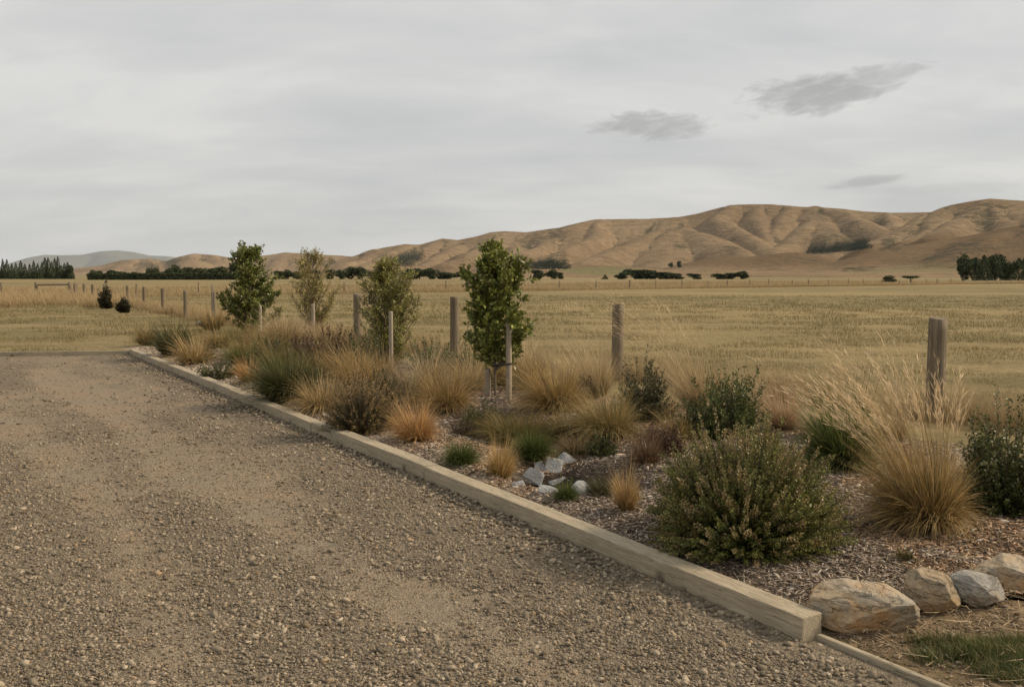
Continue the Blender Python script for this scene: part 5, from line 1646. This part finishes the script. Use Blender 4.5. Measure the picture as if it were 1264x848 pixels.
def fence_x(y):
    ys = [-20, 6.0, 10.2, 13.9, 16.9, 20, 32, 46, 71, 90]
    xs = [14.0, 7.9, 4.66, 1.58, -1.04, -3.32, -10.27, -18.2, -33.2, -45]
    return np.interp(y, ys, xs)


rng = np.random.default_rng(77)
# cropped paddock: density falls off with distance
n = 330000
y = 6.0 * (75 / 6.0) ** rng.uniform(0, 1, n) ** 0.9
x = rng.uniform(-0.64, 0.66, n) * y
u, v = uv(x, y)
far_side = x > fence_x(y) - 0.3
lawn = (x <= fence_x(y)) & (_s * past_end(x, y) > 0.1) & (y < 47 + 1.5 * np.sin(x))
bedm = in_bed(x, y) & (v < vmax(u) - 0.25)
soilm = (y < rock_line(x) + 0.2)
k = (far_side | lawn) & ~bedm & ~in_drive(x, y) & ~soilm
pat = fbm(x * 0.7, y * 0.75, 31, 4)
k &= rng.uniform(0, 1, n) < 0.25 + 1.3 * sstep(0.35, 0.6, pat)
x, y, pat = x[k], y[k], pat[k]
n = len(x)
sh = rng.uniform(0.65, 1.3, (n, 1))
gm = (sstep(0.5, 0.66, fbm(x * 0.25, y * 0.5, 33, 4)) * 0.7)[:, None]
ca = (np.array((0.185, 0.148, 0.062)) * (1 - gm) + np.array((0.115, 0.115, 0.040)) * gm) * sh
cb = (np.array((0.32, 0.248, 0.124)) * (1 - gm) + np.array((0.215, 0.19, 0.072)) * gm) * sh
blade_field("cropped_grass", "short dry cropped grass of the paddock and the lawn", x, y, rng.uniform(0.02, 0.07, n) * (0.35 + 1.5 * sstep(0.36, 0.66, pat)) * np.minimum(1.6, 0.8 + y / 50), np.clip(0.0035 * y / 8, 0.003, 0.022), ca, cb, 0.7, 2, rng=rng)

# tall dry grass: along the fence, left of it, and as a band along the far wire fence
xs, ys, hs, ws = [], [], [], []
n = 80000
y = 7.0 + 66 * rng.uniform(0, 1, n) ** 1.9
x = fence_x(y) + rng.normal(0.1, 0.42, n) + rng.uniform(0, 0.5, n)
dens = fbm(x * 0.8, y * 0.8, 35, 3)
k = (rng.uniform(0, 1, n) < sstep(0.34, 0.62, dens)) & ~(in_bed(x, y) & (uv(x, y)[1] < vmax(uv(x, y)[0]) - 0.3))
x, y, dens = x[k], y[k], dens[k]
xs.append(x); ys.append(y); hs.append(rng.uniform(0.12, 0.48, len(x)) * (0.5 + dens)); ws.append(np.clip(0.0026 * y / 8, 0.0024, 0.02))
n = 62000
y = 46.5 + 42 * rng.uniform(0, 1, n) ** 1.5
x = rng.uniform(-0.68, 0.0, n) * y
k = (x < fence_x(y) + 0.8) & (y > 47 + 1.5 * np.sin(x) + 1.2 * fbm(x, y, 2, 2))
x, y = x[k], y[k]
xs.append(x); ys.append(y); hs.append(rng.uniform(0.35, 0.8, len(x)) * (0.6 + 0.7 * fbm(x * 0.25, y * 0.25, 44, 3))); ws.append(np.full(len(x), 0.02) * y / 60)
n = 90000
s = rng.uniform(0, 1, n) * tot
fpx = np.interp(s, np.concatenate([[0], np.cumsum(seg)]), [q[0] for q in FP]); fpy = np.interp(s, np.concatenate([[0], np.cumsum(seg)]), [q[1] for q in FP])
off_ = rng.uniform(-4, 0, n) * 0.9 + 60 * rng.uniform(0, 1, n) ** 2.2
x = fpx + rng.normal(0, 1, n) - off_ * 0.5; y = fpy + off_ * 0.87
k = np.abs(x) < 0.68 * y
x, y = x[k], y[k]
xs.append(x); ys.append(y); hs.append(rng.uniform(0.25, 0.62, len(x)) * (0.45 + 0.8 * fbm(x * 0.12, y * 0.12, 45, 3))); ws.append(0.028 * y / 90)
x, y, h, w = (np.concatenate(q) for q in (xs, ys, hs, ws))
n = len(x)
sh = rng.uniform(0.75, 1.25, (n, 1))
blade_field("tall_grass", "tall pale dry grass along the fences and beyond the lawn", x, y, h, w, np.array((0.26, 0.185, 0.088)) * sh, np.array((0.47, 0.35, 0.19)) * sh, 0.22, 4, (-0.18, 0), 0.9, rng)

# green grass: the tuft at the bottom right, and the strip behind the far board
xs, ys = [], []
n = 9000
c0 = at(1226, 812)[:2]
a = rng.uniform(0, 6.28, n); r_ = rng.uniform(0, 1, n) ** 0.6
x = c0[0] + 0.36 * r_ * np.cos(a); y = c0[1] + 0.21 * r_ * np.sin(a) * (1 + 0.3 * np.sin(a * 3))
x = np.concatenate([x, rng.uniform(1.7, 2.4, 900)]); y = np.concatenate([y, rng.uniform(3.3, 3.85, 900)])
k = rng.uniform(0, 1, len(x)) < sstep(0.3, 0.55, fbm(x * 5, y * 5, 66, 3)) + 0.15
x, y = x[k], y[k]
n2 = 5200
s = rng.uniform(0, L, n2); dd_ = np.abs(rng.normal(0, 0.28, n2)) + 0.05
x2 = EDGE_A[0] + ED[0] * s - ED[1] * _s * dd_; y2 = EDGE_A[1] + ED[1] * s + ED[0] * _s * dd_
k = rng.uniform(0, 1, n2) < sstep(0.35, 0.6, fbm(x2 * 1.2, y2 * 1.2, 67, 3)) + 0.1
x, y = np.concatenate([x, x2[k]]), np.concatenate([y, y2[k]])
n = len(x); sh = rng.uniform(0.6, 1.4, (n, 1))
yel = (rng.uniform(0, 1, (n, 1)) < 0.15)
ca = np.where(yel, (0.22, 0.17, 0.07), (0.045, 0.06, 0.02)) * sh; cb = np.where(yel, (0.40, 0.30, 0.14), (0.125, 0.145, 0.045)) * sh
blade_field("green_grass", "green grass patch on bare soil below the boulders and along the far board", x, y, rng.uniform(0.03, 0.10, n) * np.where(y > 10, 0.8, 0.75), np.where(y > 10, 0.012, 0.0032), ca, cb, 0.6, 4, (-0.1, 0), 1.0, rng)

# straw lying on the soil and the mulch
n = 5200
y = rng.uniform(2.7, 6.3, n); x = rng.uniform(0.2, 0.66, n) * y
u, v = uv(x, y)
k = (v > 0.17) & (rng.uniform(0, 1, n) < np.where(y < rock_line(x), np.where(((x - c0[0]) / 0.4) ** 2 + ((y - c0[1]) / 0.24) ** 2 < 1, 0.12, 0.8), 0.35))
x, y = x[k], y[k]
n = len(x); sh = rng.uniform(0.6, 1.3, (n, 1))
g = Geo()
ribbons(g, np.stack([x, y, G(x, y) + 0.02], -1), rng.uniform(0, 6.28, n), np.full(n, 1.45) + rng.normal(0, 0.06, n), rng.normal(0.1, 0.12, n), rng.uniform(0.03, 0.16, n), rng.uniform(0.002, 0.0045, n), 4, np.array((0.40, 0.30, 0.17)) * sh, np.array((0.50, 0.39, 0.24)) * sh, (0, 0), 1.5, rng)
tag(link("straw_litter", g.mesh("straw_litter", M_PIECE)), "thin dry straws and stalks lying on the soil and the mulch", "straw", kind="stuff")

# ------------------------------------------------------------------ air
bm = bmesh.new(); bmesh.ops.create_cube(bm, size=1.0)
bmesh.ops.scale(bm, vec=(68600, 69200, 960), verts=bm.verts)
bmesh.ops.translate(bm, vec=(0, 0, 960 / 2 - 5), verts=bm.verts)
me = bpy.data.meshes.new("haze"); bm.to_mesh(me); bm.free()
m = bpy.data.materials.new("pale_air"); m.use_nodes = True
nt = m.node_tree
for q in list(nt.nodes):
    if q.type == "BSDF_PRINCIPLED": nt.nodes.remove(q)
pv = nt.nodes.new("ShaderNodeVolumePrincipled")
pv.inputs["Color"].default_value = (0.86, 0.93, 1.0, 1)
pv.inputs["Density"].default_value = HAZE
pv.inputs["Anisotropy"].default_value = 0.0
nt.links.new(pv.outputs[0], nt.nodes["Material Output"].inputs["Volume"])
me.materials.append(m)
if HAZE > 0:
    tag(link("haze", me), kind="stuff")

# ------------------------------------------------------------------ sky and sun
SUN_AZ, SUN_EL = R(82), R(34)      # azimuth from the view direction towards the right
w = bpy.data.worlds.new("World"); SC.world = w
w.use_nodes = True
nt = w.node_tree
bg = nt.nodes["Background"]
bg.inputs["Strength"].default_value = 0.1
sky = nt.nodes.new("ShaderNodeTexSky")
sky.sky_type = "NISHITA"; sky.sun_disc = False
sky.sun_elevation = SUN_EL; sky.sun_rotation = SUN_AZ
sky.air_density = 1.0; sky.dust_density = 3.0
tc = nt.nodes.new("ShaderNodeTexCoord")
sp = nt.nodes.new("ShaderNodeSeparateXYZ"); nt.links.new(tc.outputs["Generated"], sp.inputs[0])
# cloud sheet seen in perspective: direction divided by its height
zc = math_n(nt, "ADD", math_n(nt, "MAXIMUM", sp.outputs[2], 0.0), 0.24)
cb_ = nt.nodes.new("ShaderNodeCombineXYZ")
nt.links.new(math_n(nt, "DIVIDE", sp.outputs[0], zc), cb_.inputs[0])
nt.links.new(math_n(nt, "DIVIDE", sp.outputs[1], zc), cb_.inputs[1])
mp = nd(nt, "ShaderNodeMapping"); mp.inputs["Rotation"].default_value = (0, 0, 0.25); mp.inputs["Scale"].default_value = (0.55, 1.15, 1)
nt.links.new(cb_.outputs[0], mp.inputs[0])
n1 = noise_t(nt, mp.outputs[0], 1.5, 4, 0.5, 0.4)
n2 = noise_t(nt, mp.outputs[0], 5.0, 6, 0.6, 0.7)
lum = math_n(nt, "ADD", math_n(nt, "MULTIPLY", n1, 0.76), math_n(nt, "MULTIPLY", n2, 0.24))
cl = ramp(nt, lum, [(0.36, SKY_D), (0.5, SKY_M), (0.62, SKY_L)])
mul = nt.nodes.new("ShaderNodeVectorMath"); mul.operation = "SCALE"; mul.inputs["Scale"].default_value = 10.0
nt.links.new(cl, mul.inputs[0])
# an overcast sky is brightest overhead
el_ = math_n(nt, "ADD", 1.0, math_n(nt, "MULTIPLY", ramp(nt, sp.outputs[2], [(0.36, 0.0), (0.9, 1.0)]), ZEN))
vm = nt.nodes.new("ShaderNodeVectorMath"); vm.operation = "SCALE"
nt.links.new(mul.outputs[0], vm.inputs[0]); nt.links.new(el_, vm.inputs["Scale"])
mul = vm
# mixed: mostly cloud, a little clear sky showing through
col = mixc(nt, 0.90, sky.outputs[0], mul.outputs[0])
# three darker cloud scraps, placed by their direction
azn = math_n(nt, "ARCTAN2", sp.outputs[0], sp.outputs[1])
eln = math_n(nt, "ARCSINE", sp.outputs[2])
cv = nt.nodes.new("ShaderNodeCombineXYZ")
nt.links.new(azn, cv.inputs[0]); nt.links.new(math_n(nt, "MULTIPLY", math_n(nt, "SUBTRACT", eln, math_n(nt, "MULTIPLY", azn, 0.12)), 2.6), cv.inputs[1])
dn = noise_t(nt, cv.outputs[0], 42, 7, 0.66, 0.5)
dn2 = noise_t(nt, cv.outputs[0], 13, 4, 0.55, 0.3)
dk = None
for px, py, hw, hh, rise, st in ((1000, 118, 92, 26, 0.10, 1.0), (1070, 98, 80, 15, 0.17, 0.75), (806, 155, 80, 19, 0.0, 0.95), (1062, 225, 54, 6.5, 0.10, 0.75), (1180, 233, 90, 8, 0.0, 0.25), (980, 130, 55, 17, 0.0, 0.55)):
    d = ray(px, py); a0 = math.atan2(d[0], d[1]); e0 = math.atan(d[2])
    ax_ = math_n(nt, "SUBTRACT", azn, a0); ey = math_n(nt, "SUBTRACT", eln, e0)
    ey = math_n(nt, "SUBTRACT", ey, math_n(nt, "MULTIPLY", ax_, rise))
    q = math_n(nt, "ADD", math_n(nt, "POWER", math_n(nt, "ABSOLUTE", math_n(nt, "DIVIDE", ax_, hw / F * 0.93)), 2.0), math_n(nt, "POWER", math_n(nt, "ABSOLUTE", math_n(nt, "DIVIDE", ey, hh / F)), 2.0))
    q = math_n(nt, "ADD", q, math_n(nt, "MULTIPLY", math_n(nt, "SUBTRACT", dn, 0.5), 2.6))
    q = math_n(nt, "ADD", q, math_n(nt, "MULTIPLY", math_n(nt, "SUBTRACT", dn2, 0.5), 2.6))
    e = ramp(nt, q, [(0.0, st), (0.5, st * 0.66), (0.85, st * 0.22), (1.25, 0.0)])
    dk = e if dk is None else math_n(nt, "MAXIMUM", dk, e)
col = mixc(nt, math_n(nt, "MULTIPLY", dk, 0.75), col, (2.9, 2.88, 2.86))
nt.links.new(col, bg.inputs["Color"])

sl = bpy.data.lights.new("sun", "SUN")
sl.energy = SUN_E; sl.angle = R(12); sl.color = (1.0, 0.84, 0.64)
so = bpy.data.objects.new("sun", sl); COL.objects.link(so)
dirv = Vector((math.sin(SUN_AZ) * math.cos(SUN_EL), math.cos(SUN_AZ) * math.cos(SUN_EL), math.sin(SUN_EL)))
so.rotation_euler = dirv.to_track_quat("Z", "Y").to_euler()
so.location = (30, 20, 40)

vs_ = SC.view_settings
vs_.view_transform = "Standard"; vs_.look = "None"; vs_.exposure = EXPO; vs_.gamma = 1.0; vs_.use_curve_mapping = False
SC.render.engine = "CYCLES"
cy = SC.cycles
cy.max_bounces = 5; cy.diffuse_bounces = 3; cy.glossy_bounces = 2; cy.transmission_bounces = 3; cy.transparent_max_bounces = 6; cy.volume_bounces = 0
cy.use_denoising = True
cy.denoiser = "OPENIMAGEDENOISE"
cy.denoising_input_passes = "RGB_ALBEDO_NORMAL"
cy.sample_clamp_indirect = 6.0
SC.render.use_persistent_data = False
